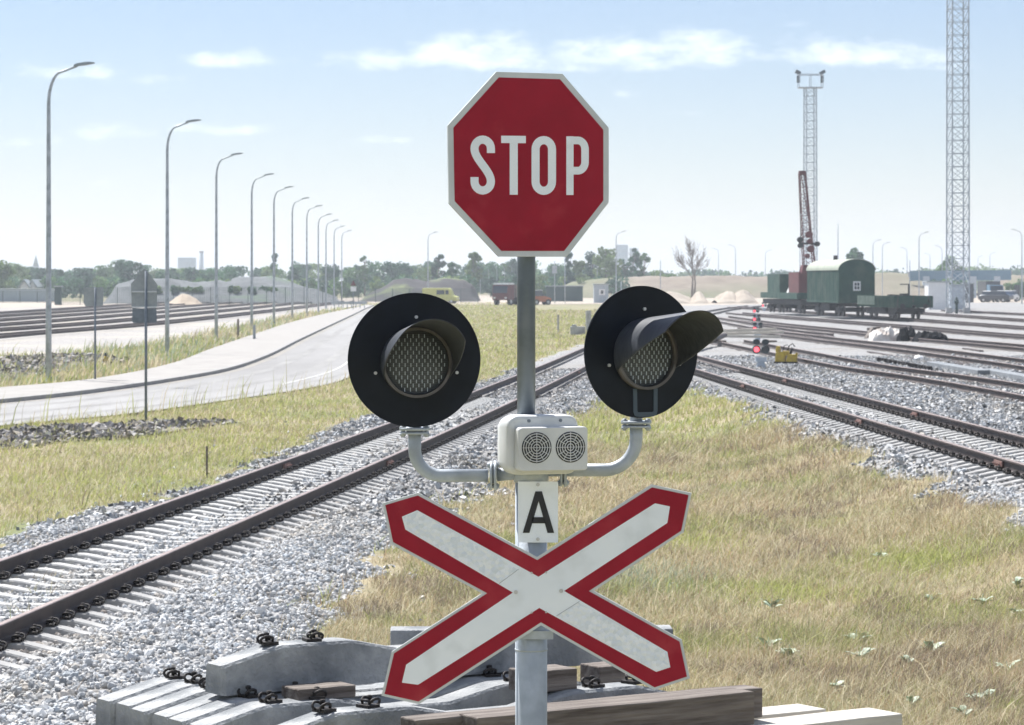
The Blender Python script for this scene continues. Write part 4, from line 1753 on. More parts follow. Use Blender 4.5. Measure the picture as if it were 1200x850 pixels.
def weed_mesh(k):
    r_ = random.Random(k)
    mb = MB()
    for i in range(7 + k):
        a = r_.uniform(0, 6.28)
        L_, w = r_.uniform(.09, .17), r_.uniform(.03, .05)
        t = r_.uniform(.5, 1.5)
        pts = []
        d = Vector((math.cos(a), math.sin(a), 0))
        p = Vector((-d.y, d.x, 0))
        for j, (f, ww) in enumerate(((0, .15), (.3, .9), (.6, 1), (.85, .6), (1, .05))):
            c = d * L_ * f + Vector((0, 0, .03 + L_ * t * f * (1.2 - .7 * f)))
            pts.append([c - p * w * ww, c + Vector((0, 0, -.006)), c + p * w * ww])
        vs = [v for r3 in pts for v in r3]
        fs = []
        for j in range(4):
            for q_ in range(2):
                b = j * 3 + q_
                fs.append((b, b + 1, b + 4, b + 3))
        mb.add(vs, fs, 0, True)
    return mb.mesh('leaves', WEED)


WM = [weed_mesh(k) for k in range(4)]
mbs = MB()
mbs.tube([(0, 0, -.02), (.01, 0, .08), (.0, .01, .14)], [.008, .006, .004], 6)
WST = mbs.mesh('stem', M['leaf'] if False else WEED)
for i, (x, y) in enumerate([(900, 763), (926, 773), (1004, 755), (1064, 781), (1092, 768), (1143, 824), (1157, 820), (1130, 843), (1068, 828), (1152, 711), (1190, 722), (1192, 688),
                            (1092, 706), (1033, 657), (1008, 775), (905, 716), (1180, 790), (980, 810)]):
    p = at(x, y)
    r_ = thing('broad_leaved_weed', p, 'low pale-leaved weed growing in the dry grass at the lower right', 'weed', 'pale broad-leaved weeds in the dry grass', random.uniform(0, 6))
    r_.scale = [random.uniform(.55, .95)] * 3
    for nm_, me_ in (('leaves', WM[i % 4]), ('stem', WST)):
        o = bpy.data.objects.new(nm_, me_)
        COL.objects.link(o)
        setpar(o, r_)

# ------------------------------------------------------------------ street lamps
def lamp_mesh_parts(H=10.3, arm=.93):
    a = MB()
    pts = [(0, 0, -.8), (0, 0, 2.2), (0, 0, H - 1.25)]
    rr = [.105, .095, .062]
    for k in range(1, 8):
        t = math.pi / 2 * k / 8 * .90
        pts.append((.46 * (1 - math.cos(t)), 0, H - 1.25 + 1.06 * math.sin(t)))
        rr.append(.058 - .002 * k)
    pts.append((arm, 0, H - .02))
    rr.append(.034)
    a.tube(pts, rr, 10)
    a.tube([(0, 0, -.8), (0, 0, .06)], .17, 10)
    b = MB()
    secs = []
    for (x, w, t, dz) in ((arm - .12, .05, .05, -.02), (arm, .11, .07, .0), (arm + .25, .15, .075, .035), (arm + .42, .13, .06, .06), (arm + .56, .05, .03, .075)):
        secs.append([(x, -w, H + dz - t * .3), (x, w, H + dz - t * .3), (x, w * .75, H + dz + t), (x, -w * .75, H + dz + t)])
    b.loft(secs)
    return a.mesh('mast', M['galv']), b.mesh('lamp_head', M['signback'])


LMA, LMB = lamp_mesh_parts()


def street_lamp(x, y, rz, label, group, z=0.0, sc=1.0):
    r_ = thing('street_lamp', (x, y, z), label, 'street lamp', group, rz)
    r_.scale = (sc, sc, sc)
    for nm_, me_ in (('mast', LMA), ('lamp_head', LMB)):
        o = bpy.data.objects.new(nm_, me_)
        COL.objects.link(o)
        setpar(o, r_)


row = [(57, 74), (196, 141), (253.5, 180), (295, 204), (321, 219), (342.5, 232), (359.5, 241), (373, 251), (382, 258), (391.5, 265), (400.5, 270)]
ords = ['nearest and tallest', 'second', 'third', 'fourth', 'fifth', 'sixth', 'seventh', 'eighth', 'ninth', 'tenth', 'eleventh and farthest']
for (px, py), od in zip(row, ords):
    Y = (10.38 - CZ) * F / (HY - py)
    street_lamp((px - 600) * Y / F, Y, R(random.uniform(-3, 3)), '%s street lamp%s in the long row beside the road' % (od, ' from the camera' if od[0] != 'n' else ''), 'street lamps in the row beside the road')
others = [(547.5 - 46, 272, 1, 'lone street lamp beyond the left signal lamp, left of the STOP sign'), (722, 271, 1, 'straight-looking street lamp in front of the pale tower block'),
          (862, 287, -1, 'faint street lamp right of the bare tree, arm to the left'), (842, 291, -1, 'fainter street lamp nearest the bare tree on its right'),
          (897, 293, 1, 'faint street lamp just left of the red crane'), (1023, 281, 1, 'street lamp directly right of the covered wagon'),
          (1034, 284, 1, 'street lamp second to the right of the covered wagon'), (1077, 272, 1, 'tallest street lamp between the covered wagon and the lattice mast'),
          (1104, 288, -1, 'street lamp just left of the tall lattice mast'), (1063, 290, -1, 'small street lamp left of the tallest one by the embankment'),
          (1197.5, 269, -1, 'street lamp at the right edge of the photo'), (1146, 300, 1, 'small far street lamp between the lattice mast and the right edge'),
          (1090, 297, -1, 'tiny street lamp behind the lattice mast on its left'), (1160, 296, 1, 'tiny far street lamp above the blue bridge')]
for (px, py, sg, lb) in others:
    Y = (10.38 - CZ) * F / (HY - py)
    street_lamp((px - 600) * Y / F, Y, 0 if sg > 0 else math.pi, lb, 'far street lamps', z=0)
for i, px in enumerate((577, 583, 589, 594.5, 600, 630, 650, 662)):
    py = 306 - i * .4
    Y = (10.38 - CZ) * F / (HY - py)
    street_lamp((px - 600) * Y / F, Y * .62, R(180), 'distant pale street lamp in front of the wood near the red lorry', 'thin distant lamps behind the lorry', sc=.62)

# ------------------------------------------------------------------ sign backs on the left
p = at(171, 496)
Y = p.y
r_ = thing('road_sign', p, 'back of the taller road sign, pointed plate above a small rectangular one, nearest the railway', 'road sign')
mb = MB()
mb.tube([(p.x, Y, -.05), (p.x, Y, PW(0, 318, Y).z)], .032, 12)
mb.build('post', M['pole_dark'], r_)


def wp(pts, Y):
    return [(PW(x, y, Y).x, PW(x, y, Y).z) for x, y in pts]


mb = MB()
mb.prism(wp([(169, 314), (184, 333), (184, 359.5), (154, 359.5), (153, 333)], Y), Y + .040, Y + .045)
sp_ = mb.build('sign_plate', M['signback'], r_)
mb = MB()
for y_ in (342, 360):
    mb.bar(PW(154.5, y_, Y + .02), PW(183.5, y_, Y + .02), .03, .03)
mb.build('rail_bracket', M['rim'], sp_)
mb = MB()
mb.prism(wp([(155, 361.5), (183, 361.5), (183.5, 377), (182, 378.5), (156, 378.5), (154.5, 377)], Y), Y + .040, Y + .045)
mb.build('lower_plate', M['pole_dark'], r_)
p = at(111.5, 449)
Y = p.y
r_ = thing('road_sign', p, 'grey back of a square road sign at the far edge of the pavement', 'road sign')
mb = MB()
mb.tube([(p.x, Y, -.05), (p.x, Y, PW(0, 337, Y).z)], .034, 12)
mb.build('post', M['pole_dark'], r_)
mb = MB()
mb.prism(wp([(98, 337), (121, 337), (121, 357), (119, 359), (100, 359), (97.5, 355)], Y), Y + .040, Y + .045)
mb.build('sign_plate', M['signback'], r_)
p = at(404, 378)
Y = 330
r_ = thing('road_sign', ((414 - 600) * Y / F, Y, 0), 'small far sign with red triangle and white plate at the end of the road', 'road sign')
mb = MB()
mb.tube([(r_.location.x, Y, 0), (r_.location.x, Y, PW(0, 329, Y).z)], .04, 8)
mb.build('post', M['pole_dark'], r_)
mb = MB()
mb.prism(wp([(410.5, 335), (417.5, 335), (414, 328.5)], Y), Y - .06, Y - .05)
mb.build('triangle_plate', M['red'], r_)
mb = MB()
mb.prism(wp([(411, 336), (417.5, 336), (417.5, 341.5), (411, 341.5)], Y), Y - .06, Y - .05)
mb.build('white_plate', M['white'], r_)


# small posts
def post(name, px, py0, py1, w, material, label, cat, wb=None, lean=0):
    p = at(px, py1)
    Y = p.y
    mb = MB()
    zt = PW(0, py0, Y).z
    mb.tube([(p.x, Y, p.z - .05), (p.x + lean, Y, zt)], [(wb or w) / 2, w / 2], 8, smooth=False)
    o = mb.build(name, material, None, off=(p.x, Y, p.z))
    o.location = (p.x, Y, p.z)
    return tag(o, label, cat)


post('wooden_stake', 242.5, 523, 559, .035, M['timber'], 'thin dark wooden stake in the grass left of the nearest track', 'stake')
post('wooden_stake', 279, 374, 397, .13, M['bark'], 'dark stake in the verge between the third and fourth street lamps', 'stake')
post('marker_post', 298, 381, 400, .16, M['signback'], 'short grey marker post beside the fourth street lamp', 'post')
post('concrete_post', 654, 369, 390, .13, M['concrete'], 'short pale concrete post in the grass right of the signal pole', 'post')
post('concrete_post', 689.5, 364, 388, .36, M['concrete'], 'wide pale concrete post half hidden by the right signal lamp', 'post')
p = at(124, 431)
r_ = thing('marker_post', p, 'little yellow marker with black cap in the rubble beside the road', 'marker')
mb = MB()
z_ = PW(0, 424, p.y).z
mb.tube([(p.x, p.y, -.05), (p.x, p.y, z_)], .05, 8)
mb.build('post', M['timber'], r_)
mb = MB()
mb.tube([(p.x, p.y, z_), (p.x, p.y, PW(0, 417.5, p.y).z)], [.11, .07], 8)
mb.build('yellow_band', M['yellow'], r_)
mb = MB()
mb.tube([(p.x, p.y, PW(0, 417.5, p.y).z), (p.x, p.y, PW(0, 413.5, p.y).z)], .06, 8)
mb.build('cap', M['letter'], r_)
# ribbed block beside it
p = at(677, 393)
mb = MB()
mb.box((0, 0, .28), (.9, .5, .5))
mb.box((-.22, 0, .58), (.3, .4, .14))
o = mb.build('cable_box', M['concrete'], None, off=(0, 0, 0), bevel=.03)
o.location = p
tag(o, 'low grey cable box at the edge of the grass by the right signal lamp', 'cable box')


# ------------------------------------------------------------------ dwarf signals
def dwarf(px, py_red, gx, label):
    hr = .66
    g0 = .02
    Y = (CZ - hr - g0) * F / (py_red - HY)
    for _ in range(15):
        X = (px - 600) * Y / F
        g0 = float(G(X, Y)) + .06
        Y = (CZ - hr - g0) * F / (py_red - HY)
    X = (px - 600) * Y / F
    r_ = thing('dwarf_signal', (X, Y, g0 - .02), label, 'dwarf signal', 'red dwarf signals one behind another')
    mb = MB()
    mb.box((.14, 0, .03), (.46, .36, .10), top=(.85, .85))
    mb.box((.14, 0, .17), (.28, .20, .22), top=(.8, .8))
    mb.box((.14, 0, .34), (.34, .24, .14))
    mb.build('signal_base', M['bluegrey'], r_, off=(0, 0, 0))
    for k, xx in enumerate((0, .29)):
        mb = MB()
        mb.prism([(xx + .135 * math.cos(a * math.pi / 12), hr + .135 * math.sin(a * math.pi / 12)) for a in range(24)], -.02, .16)
        mb.prism([(xx + .115 * math.cos(a * math.pi / 12), hr + .24 + .09 * math.sin(a * math.pi / 12)) for a in range(24)], -.0, .16)
        for i in range(2):
            zc = hr + .24 * i
            pts = [(xx + .12 * math.sin(q_), -.02, zc + .12 * math.cos(q_)) for q_ in np.linspace(-1.7, 1.7, 12)]
            pts2 = [(xx + .12 * math.sin(q_) * .98, -.20, zc + .12 * math.cos(q_) * .98) for q_ in np.linspace(-1.1, 1.1, 12)]
            mb.loft([pts, pts2], caps=False, closed=False)
        hd = mb.build('lamp_housing', M['sigcase'], r_, off=(0, 0, 0))
        mb = MB()
        mb.tube([(xx, -.024, hr), (xx, -.03, hr)], .085, 20)
        mb.build('lens', M['siglight'] if k == 0 else M['lens'], hd, off=(0, 0, 0), label='lit red lens' if k == 0 else None)


for i, (px, py) in enumerate(((886.5, 409), (884.5, 385), (884, 374), (884, 364.5), (894, 358))):
    dwarf(px, py, 0, '%s red dwarf signal%s in the line beyond the right signal lamp' % (('nearest and largest', 'second', 'third', 'fourth', 'farthest')[i], ' counted from the camera' if 0 < i < 4 else ''))

# yellow track machine
p = at(921, 431)
r_ = thing('track_machine', p, 'small yellow-brown track machine standing on the ballast behind the nearest right-hand track', 'track machine', None, R(-12))
mb = MB()
mb.box((0, 0, .12), (.74, .5, .16))
for sx in (-.3, .3):
    mb.tube([(sx, -.28, .10), (sx, .28, .10)], .09, 12)
mb.build('undercarriage', M['undergear'], r_, off=(0, 0, 0))
mb = MB()
mb.box((-.18, 0, .36), (.34, .42, .34), top=(.8, .85))
mb.box((.20, -.03, .32), (.36, .40, .26), top=(.7, .8))
mb.box((-.26, .02, .62), (.16, .30, .20), top=(.7, .7))
mb.box((.02, -.1, .48), (.18, .2, .16), rz=.4)
mb.tube([(.34, -.1, .3), (.38, -.1, .5)], .05, 8)
mb.build('engine_cover', M['yellow'], r_, off=(0, 0, 0), bevel=.03)
mb = MB()
mb.tube([(.02, 0, .4), (.10, 0, .72), (.22, .02, .80), (.30, .02, .70)], .022, 6)
mb.tube([(.12, .1, .4), (.20, .1, .66)], .04, 8)
mb.tube([(-.1, -.15, .5), (-.04, -.15, .74), (.08, -.15, .76)], .016, 6)
mb.build('handle', M['undergear'], r_, off=(0, 0, 0))

# timbers lying across the tracks beyond the right lamp
for i, (x0, y0, x1, y1, th, lb) in enumerate(((838, 388, 909, 386, .10, 'top'), (842, 391.5, 918, 389.5, .10, 'middle'), (836, 394, 914, 395, .12, 'lowest'))):
    a_, b_ = at(x0, y0 + 3, .3), at(x1, y1 + 3, .3)
    Y = 145 + i * -.6
    a_, b_ = PW(x0, y0, Y), PW(x1, y1, Y + .5)
    mb = MB()
    mb.bar(a_, b_, .30, .13)
    o = mb.build('timber_plank', M['timber_pale'], None, off=tuple(a_))
    o.location = a_
    tag(o, '%s pale timber of the small pile between the dwarf signals and the right lamp hood' % lb, 'timber')
for q_, lb in ((PW(846, 399, 145), 'left'), (PW(905, 399, 145.4), 'right')):
    mb = MB()
    mb.box((q_.x, q_.y, q_.z / 2), (.35, 1.2, max(.1, q_.z)))
    o = mb.build('timber_bearer', M['timber'], None, off=(0, 0, 0))
    tag(o, 'dark timber bearer under the %s end of the small pile of pale timbers' % lb, 'timber')
mb = MB()
mb.tube([at(800, 409, .35), at(838, 397, .45), at(850, 393, .5)], [.08, .16, .10], 8)
mb.build('rail_piece', M['rail'], None, off=(0, 0, 0), label='loose dark piece of rail under the pile of pale timbers', cat='rail piece')


# sheets
def lumpy(name, px0, px1, pyt, pyb, material, label, cat, seed, depth=1.8, parent=None):
    p0 = at((px0 + px1) / 2, pyb)
    Y = p0.y
    wdt = (px1 - px0) * Y / F
    hgt = PW(0, pyt, Y).z - p0.z
    mb = MB()
    nx, ny = 26, 14
    vs = []
    for i in range(nx + 1):
        for j in range(ny + 1):
            u, v = i / nx * 2 - 1, j / ny * 2 - 1
            e = max(0, 1 - abs(u) ** 4) ** .5 * max(0, 1 - abs(v) ** 3) ** .5
            nn = mnoise.noise(Vector((u * 4, v * 3, seed))) * .35 + mnoise.noise(Vector((u * 9, v * 7, seed + 3))) * .15
            z = hgt * e * (.85 + nn)
            vs.append((p0.x + u * wdt / 2 * (1 + nn * .1), Y + depth / 2 + v * depth / 2, p0.z + max(-.02, z)))
    fs = [(i * (ny + 1) + j, (i + 1) * (ny + 1) + j, (i + 1) * (ny + 1) + j + 1, i * (ny + 1) + j + 1) for i in range(nx) for j in range(ny)]
    mb.add(vs, fs, 0, False)
    return mb.build(name, material, parent, off=None if parent else (0, 0, 0), label=label, cat=cat)


lumpy('covered_heap', 1021, 1062, 384, 402.5, M['bagwhite'], 'crumpled white and brown sheet covering a heap between the tracks', 'heap', 3)
lumpy('covered_heap', 1055, 1077, 383, 403, M['bagblack'], 'tall black sheet bundle directly beside the white one', 'heap', 9)
lumpy('covered_heap', 1073, 1114, 387.5, 404, M['bagblack'], 'long low black sheet bundle at the right end of the heap', 'heap', 14)
# buffer bar beside the heap
mb = MB()
mb.bar(at(1014, 398, .05), at(1022, 385, .6), .15)
mb.bar(at(1020, 398, .05), at(1030, 387, .6), .15)
mb.bar(PW(1016, 386, 170), PW(1032, 384.5, 170), .15)
mb.build('buffer_stop', M['timber'], None, off=(0, 0, 0), label='small dark wooden frame leaning at the left end of the white heap', cat='frame')

# concrete troughs and loose rails between the tracks
LB = [((1028, 425), (1092, 437), .30, 'dark row of rail fittings lying left of the grey concrete troughs', 'clip', 'rail_row'),
      ((1093, 430.5), (1154, 441.5), .42, 'middle grey concrete trough lying between the second and third right-hand tracks', 'trough', 'cable_trough'),
      ((1157, 439.5), (1225, 452), .40, 'rightmost grey concrete trough, cut by the edge of the photo', 'trough', 'cable_trough'),
      ((1018, 414), (1070, 423), .16, 'thin loose rail lying behind the rail fittings', 'rail', 'loose_rail'),
      ((1140, 426), (1230, 441), .14, 'rusty loose rail lying on sand near the right edge', 'rail', 'loose_rail'),
      ((1100, 424), (1137, 430), .22, 'short dark scrap pieces on sand behind the middle trough', 'rail', 'loose_rail'),
      ((905, 386), (965, 400), .16, 'loose rail lying across the sleepers behind the dwarf signals', 'rail', 'loose_rail'),
      ((955, 390), (990, 402), .34, 'thick dark rail piece left of the white heap', 'rail', 'loose_rail'),
      ((985, 388), (1013, 390), .12, 'short loose rail just left of the wooden frame', 'rail', 'loose_rail'),
      ((1130, 410), (1150, 413), .18, 'short dark bar beside the pale slab near the right edge', 'rail', 'loose_rail')]
for (a0, b0, w_, lb, mt, nm_) in LB:
    a_, b_ = at(*a0, .08), at(*b0, .08)
    mb = MB()
    if mt == 'clip':
        n = 22
        for k in range(n):
            q_ = a_.lerp(b_, (k + .5) / n)
            mb.box((q_.x, q_.y, q_.z + .05), (.16, .3, .28), rz=random.uniform(-.4, .4), top=(.6, .6))
        mb.bar(a_, b_, .12)
    elif mt == 'trough':
        d = (b_ - a_).normalized()
        p_ = Vector((-d.y, d.x, 0)) * w_ / 2
        mb.bar(a_ + Vector((0, 0, .06)), b_ + Vector((0, 0, .06)), w_, .26)
    else:
        mb.bar(a_, b_, w_, .16)
    mb.build(nm_, M[mt], None, off=(0, 0, 0), label=lb, cat={'cable_trough': 'cable trough', 'loose_rail': 'rail', 'rail_row': 'rail fittings'}[nm_], bevel=.015)
mb = MB()
q_ = at(1077, 421, .12)
mb.tube([q_ + Vector((0, 0, -.15)), q_ + Vector((0, 0, .0)), q_ + Vector((0, 0, .12))], [.2, .2, .13], 12)
mb.build('white_marker', M['white'], None, off=(0, 0, 0), label='small round white marker among the loose rails', cat='marker')
flat_sheet('sand_patch', poly_px([(1095, 424), (1150, 426), (1240, 436), (1240, 449), (1160, 437), (1110, 430)], 0.15), .155, M['dirt'])
flat_sheet('sand_patch', poly_px([(1150, 409), (1240, 411), (1240, 423), (1160, 414)], 0.15), .155, M['dirt'])

# ------------------------------------------------------------------ wagons and crane
TD = Vector((-.088, .996, 0)).normalized()        # running away from the camera
TR_ = Vector((TD.y, -TD.x, 0))                     # to the right
TANG = math.atan2(TD.y, TD.x)


class WheelSets:
    def __init__(s):
        s.l = []

    def build(s, name, material, parent, off=(0, 0, 0)):
        for m in s.l:
            m.build('wheelset', material, parent, off=off)


def bogie(mb, x, mbw):
    mb.box((x, 0, .62), (2.4, 2.1, .30))
    for sy in (-1.05, 1.05):
        mb.box((x, sy, .52), (2.6, .14, .34), top=(.6, 1))
    for dx in (-.92, .92):
        ws = MB()
        mbw.l.append(ws)
        for sy in (-.79, .79):
            ws.tube([(x + dx, sy - .07, .475), (x + dx, sy + .07, .475)], .475, 24)
        ws.tube([(x + dx, -.8, .475), (x + dx, .8, .475)], .09, 10)


# everything below is modelled with x along the track (away from camera = +x), y to the left
def place(o, near, zbase=.30):
    o.location = (near.x, near.y, zbase)
    o.rotation_euler = (0, 0, TANG)


n1 = Vector((PW(1070, 0, 231).x, 231, 0))           # flat wagon
r_ = thing('flat_wagon', (0, 0, 0), 'long dark green flat wagon with low ribbed sides, nearest of the wagons', 'flat wagon')
place(r_, n1)
mb, mw = MB(), WheelSets()
bogie(mb, 2.6, mw)
bogie(mb, 10.8, mw)
mb.box((6.7, 0, .95), (12.4, .5, .35))
mb.box((6.7, 1.2, .62), (6.0, .3, .5), top=(.8, 1))
mb.box((6.7, 0, .70), (12.0, 2.2, .30))
for k in range(5):
    mb.box((4.2 + k * 1.2, 1.25, .78), (.5, .25, .42))
mb.tube([(-.45, 0, 1.0), (0, 0, 1.0)], .10, 8)
for sy in (-.9, .9):
    mb.tube([(-.35, sy, 1.02), (.1, sy, 1.02)], .07, 8)
    mb.tube([(-.38, sy, 1.02), (-.34, sy, 1.02)], .20, 14)
mb.build('underframe', M['undergear'], r_, off=(0, 0, 0))
for i in (0,):
    mw.build('wheelsets', M['wheel'], r_, off=(0, 0, 0))
mb = MB()
mb.box((6.7, 0, 1.22), (13.6, 3.0, .18))
for sy in (-1.5, 1.5):
    mb.box((6.7, sy, 1.36), (13.5, .07, .92))
    for k in range(28):
        mb.box((.2 + k * .48, sy + .07 * (1 if sy > 0 else -1), 1.36), (.10, .08, .86))
mb.box((0, 0, 1.36), (.08, 2.94, .92))
mb.box((13.42, 0, 1.45), (.08, 2.94, .5))
mb.build('deck_and_sides', M['green'], r_, off=(0, 0, 0))
stk = mat('stake_pale', (.16, .22, .18), (.24, .30, .25), 2, .8)
for k in range(14):
    mb = MB()
    mb.box((6.9 + k * .48, 1.60, 1.42), (.14, .09, .70))
    mb.build('stake', stk, r_, off=(0, 0, 0))
mb = MB()
for k in range(3):
    mb.bar((-.06, -1.2 + k * 1.2, .9), (-.06, -1.2 + k * 1.2, 1.8), .05)
mb.bar((-.3, -1.3, .75), (-.3, -1.3, 1.5), .04)
mb.bar((-.3, 1.3, .75), (-.3, 1.3, 1.5), .04)
mb.build('hand_rail', M['wheel'], r_, off=(0, 0, 0))
for i, (x, y, s_) in enumerate(((3.4, .6, .5), (4.2, .1, .4), (5.0, -.4, .6), (6.0, .5, .35), (2.4, -.5, .4), (7.0, .2, .5))):
    mb = MB()
    mb.box((x, y, 1.5 + s_ * .35), (s_ * 1.4, s_, s_ * .9), rz=i, top=(.7, .6))
    mb.build('machine_part', M['undergear'], r_, off=(0, 0, 0))
mb = MB()
mb.box((6.0, -1.0, 2.1), (.12, .12, 1.3))
mb.bar((6.0, -1.0, 2.7), (9.0, -1.0, 2.7), .09)
mb.build('hand_rail', M['undergear'], r_, off=(0, 0, 0))

n2 = Vector((PW(1004, 0, 247).x, 247, 0))
r_ = thing('covered_wagon', (0, 0, 0), 'green covered wagon with rounded pale roof and small white window in its end wall', 'covered wagon')
place(r_, n2)
mb, mw = MB(), WheelSets()
bogie(mb, 2.4, mw)
bogie(mb, 11.6, mw)
mb.box((7, 0, .98), (13.6, .6, .30))
mb.box((7.0, .9, .75), (4.5, .8, .55), top=(.85, 1))
mb.build('underframe', M['undergear'], r_, off=(0, 0, 0))
mw.build('wheelsets', M['wheel'], r_, off=(0, 0, 0))
WH = 3.85
prf = [(-1.52, 1.15), (1.52, 1.15), (1.52, WH)]
for k in range(1, 14):
    a = math.pi * k / 14
    prf.append((1.52 * math.cos(a), WH + .90 * math.sin(a)))
prf.append((-1.52, WH))
mb = MB()
mb.prism(prf, 0, 14, axis='X')
for sy in (-1.53, 1.53):
    for k in range(17):
        mb.box((.4 + k * .82, sy, 2.5), (.07, .05, 2.65))
    mb.box((7, sy, 1.22), (13.9, .08, .14))
for yy_ in (-1.2, -.6, .6, 1.2):
    mb.box((-.02, yy_, 2.1), (.05, .07, 1.9))
mb.box((-.03, 0, 1.22), (.08, 3.0, .14))
bod = mb.build('body', M['green'], r_, off=(0, 0, 0))
mb = MB()
o1 = [(y * 1.04, z + .05) for (y, z) in [(1.52 * math.cos(math.pi * k / 16), WH + .90 * math.sin(math.pi * k / 16)) for k in range(17)]]
i1 = [(y, z - .04) for (y, z) in o1][::-1]
mb.prism(o1 + i1, -.12, 14.1, axis='X')
mb.build('roof', M['roofpale'], bod, off=(0, 0, 0))
mb = MB()
mb.box((-.05, 0, 2.55), (.05, .62, .78))
wf = mb.build('window', M['white'], r_, off=(0, 0, 0))
mb = MB()
mb.box((-.085, -.0, 2.55), (.03, .40, .55))
pn = mb.build('pane', M['glass'], wf, off=(0, 0, 0))
mb = MB()
mb.box((-.108, 0, 2.55), (.02, .05, .54))
mb.box((-.112, 0, 2.55), (.02, .40, .05))
mb.build('glazing_bar', M['white'], pn, off=(0, 0, 0))
mb = MB()
mb.tube([(7.5, .3, 4.6), (7.5, .3, 5.15)], .18, 10)
mb.build('chimney', M['undergear'], r_, off=(0, 0, 0))

n3 = Vector((PW(959, 0, 266).x, 266, 0))
r_ = thing('rail_crane', (0, 0, 0), 'red rail crane with raised lattice boom on a dark wagon behind the covered wagon', 'rail crane')
place(r_, n3)
mb, mw = MB(), WheelSets()
bogie(mb, 3.5, mw)
bogie(mb, 14, mw)
bogie(mb, 19, mw)
mb.box((10.5, 0, 1.05), (20, 2.9, .45))
mb.build('underframe', M['undergear'], r_, off=(0, 0, 0))
mw.build('wheelsets', M['wheel'], r_, off=(0, 0, 0))
mb = MB()
mb.box((4.5, .1, 2.6), (5, 2.6, 2.3))
mb.box((2.5, .2, 4.0), (1.6, 2.0, .8), top=(.7, .8))
mb.build('machine_house', M['red'], r_, off=(0, 0, 0))
mb = MB()
mb.box((13.5, .4, 2.5), (6.5, 2.5, 2.2))
for k in range(3):
    mb.box((10.22, .4, 1.8 + k * .72), (.06, 2.6, .10))
cabg = mb.build('rear_cabin', M['green'], r_, off=(0, 0, 0))
mb = MB()
mb.box((10.5, 1.0, 1.62), (19, 1.5, .55))
mb.box((8.6, .8, 2.1), (.9, .9, .5), top=(.6, .6), mi=1)
mb.build('side_tank', [M['green'], M['white']], r_, off=(0, 0, 0))


def lattice(mb, p0, p1, w0, w1, n, bar, side=(1, 0, 0), cross=True, up=(0, 1, 0)):
    p0, p1 = Vector(p0), Vector(p1)
    t = (p1 - p0).normalized()
    a = Vector(side).normalized()
    a = (a - t * a.dot(t)).normalized()
    b = t.cross(a)
    rows = []
    for i in range(n + 1):
        f = i / n
        c = p0.lerp(p1, f)
        w = (w0 + (w1 - w0) * f) / 2
        rows.append([c + a * w * sx + b * w * sy for (sx, sy) in ((-1, -1), (1, -1), (1, 1), (-1, 1))])
    for k in range(4):
        mb.bar(rows[0][k], rows[-1][k], bar * 1.5)
    for i in range(n):
        for k in range(4):
            k2 = (k + 1) % 4
            mb.bar(rows[i][k], rows[i][k2], bar * .8)
            mb.bar(rows[i][k], rows[i + 1][k2], bar * .6)
            if cross:
                mb.bar(rows[i][k2], rows[i + 1][k], bar * .6)
    for k in range(4):
        mb.bar(rows[-1][k], rows[-1][(k + 1) % 4], bar)
    return rows


bs = Vector((-.5, .1, 3.6)) + Vector((3, 0, 0))
btx = (PW(940, 200, 268).x, 268, PW(940, 203, 268).z)
# boom tip in local coordinates
Minv = (Matrix.Translation(n3 + Vector((0, 0, .3))) @ Matrix.Rotation(TANG, 4, 'Z')).inverted()
tipL = Minv @ Vector(btx)
mb = MB()
p_low = Minv @ PW(948, 320, 268)
lattice(mb, p_low, tipL, .95, .55, 14, .055, side=(0, 1, 0), cross=False)
boom = mb.build('boom', M['red'], r_, off=(0, 0, 0))
mb = MB()
mb.bar(tipL + Vector((0, -.2, -.1)), Minv @ PW(953, 290, 268), .09)
mb.bar(tipL + Vector((0, .1, -.1)), Minv @ PW(957, 316, 270), .07)
mb.box(tuple(tipL), (.4, .6, .4))
mb.build('luffing_stay', M['red'], boom, off=(0, 0, 0))
mb = MB()
for (x, y, s_) in ((948, 275, .9), (950, 292, .9), (949, 283, .7), (946, 300, .6)):
    q_ = Minv @ PW(x, y, 267)
    mb.tube([(q_.x - .3, q_.y, q_.z), (q_.x + .3, q_.y, q_.z)], s_ * .34, 14)
mb.build('pulley_block', M['red'], boom, off=(0, 0, 0))
mb = MB()
for (x, y, s_) in ((937.5, 281, .5), (938, 288, .45), (957.5, 286, .45)):
    q_ = Minv @ PW(x, y, 267)
    mb.tube([(q_.x - .3, q_.y, q_.z), (q_.x + .3, q_.y, q_.z)], s_ * .5, 10)
mb.bar(Minv @ PW(936, 285, 267), Minv @ PW(959, 286, 267), .14)
mb.tube([Minv @ PW(937.5, 288, 267), Minv @ PW(937.5, 320, 267)], .025, 4)
mb.tube([Minv @ PW(938.5, 205, 268), Minv @ PW(938, 282, 267)], .025, 4)
mb.build('floodlights', M['undergear'], boom, off=(0, 0, 0), label='dark lamps and hooks on a crossbar of the boom')

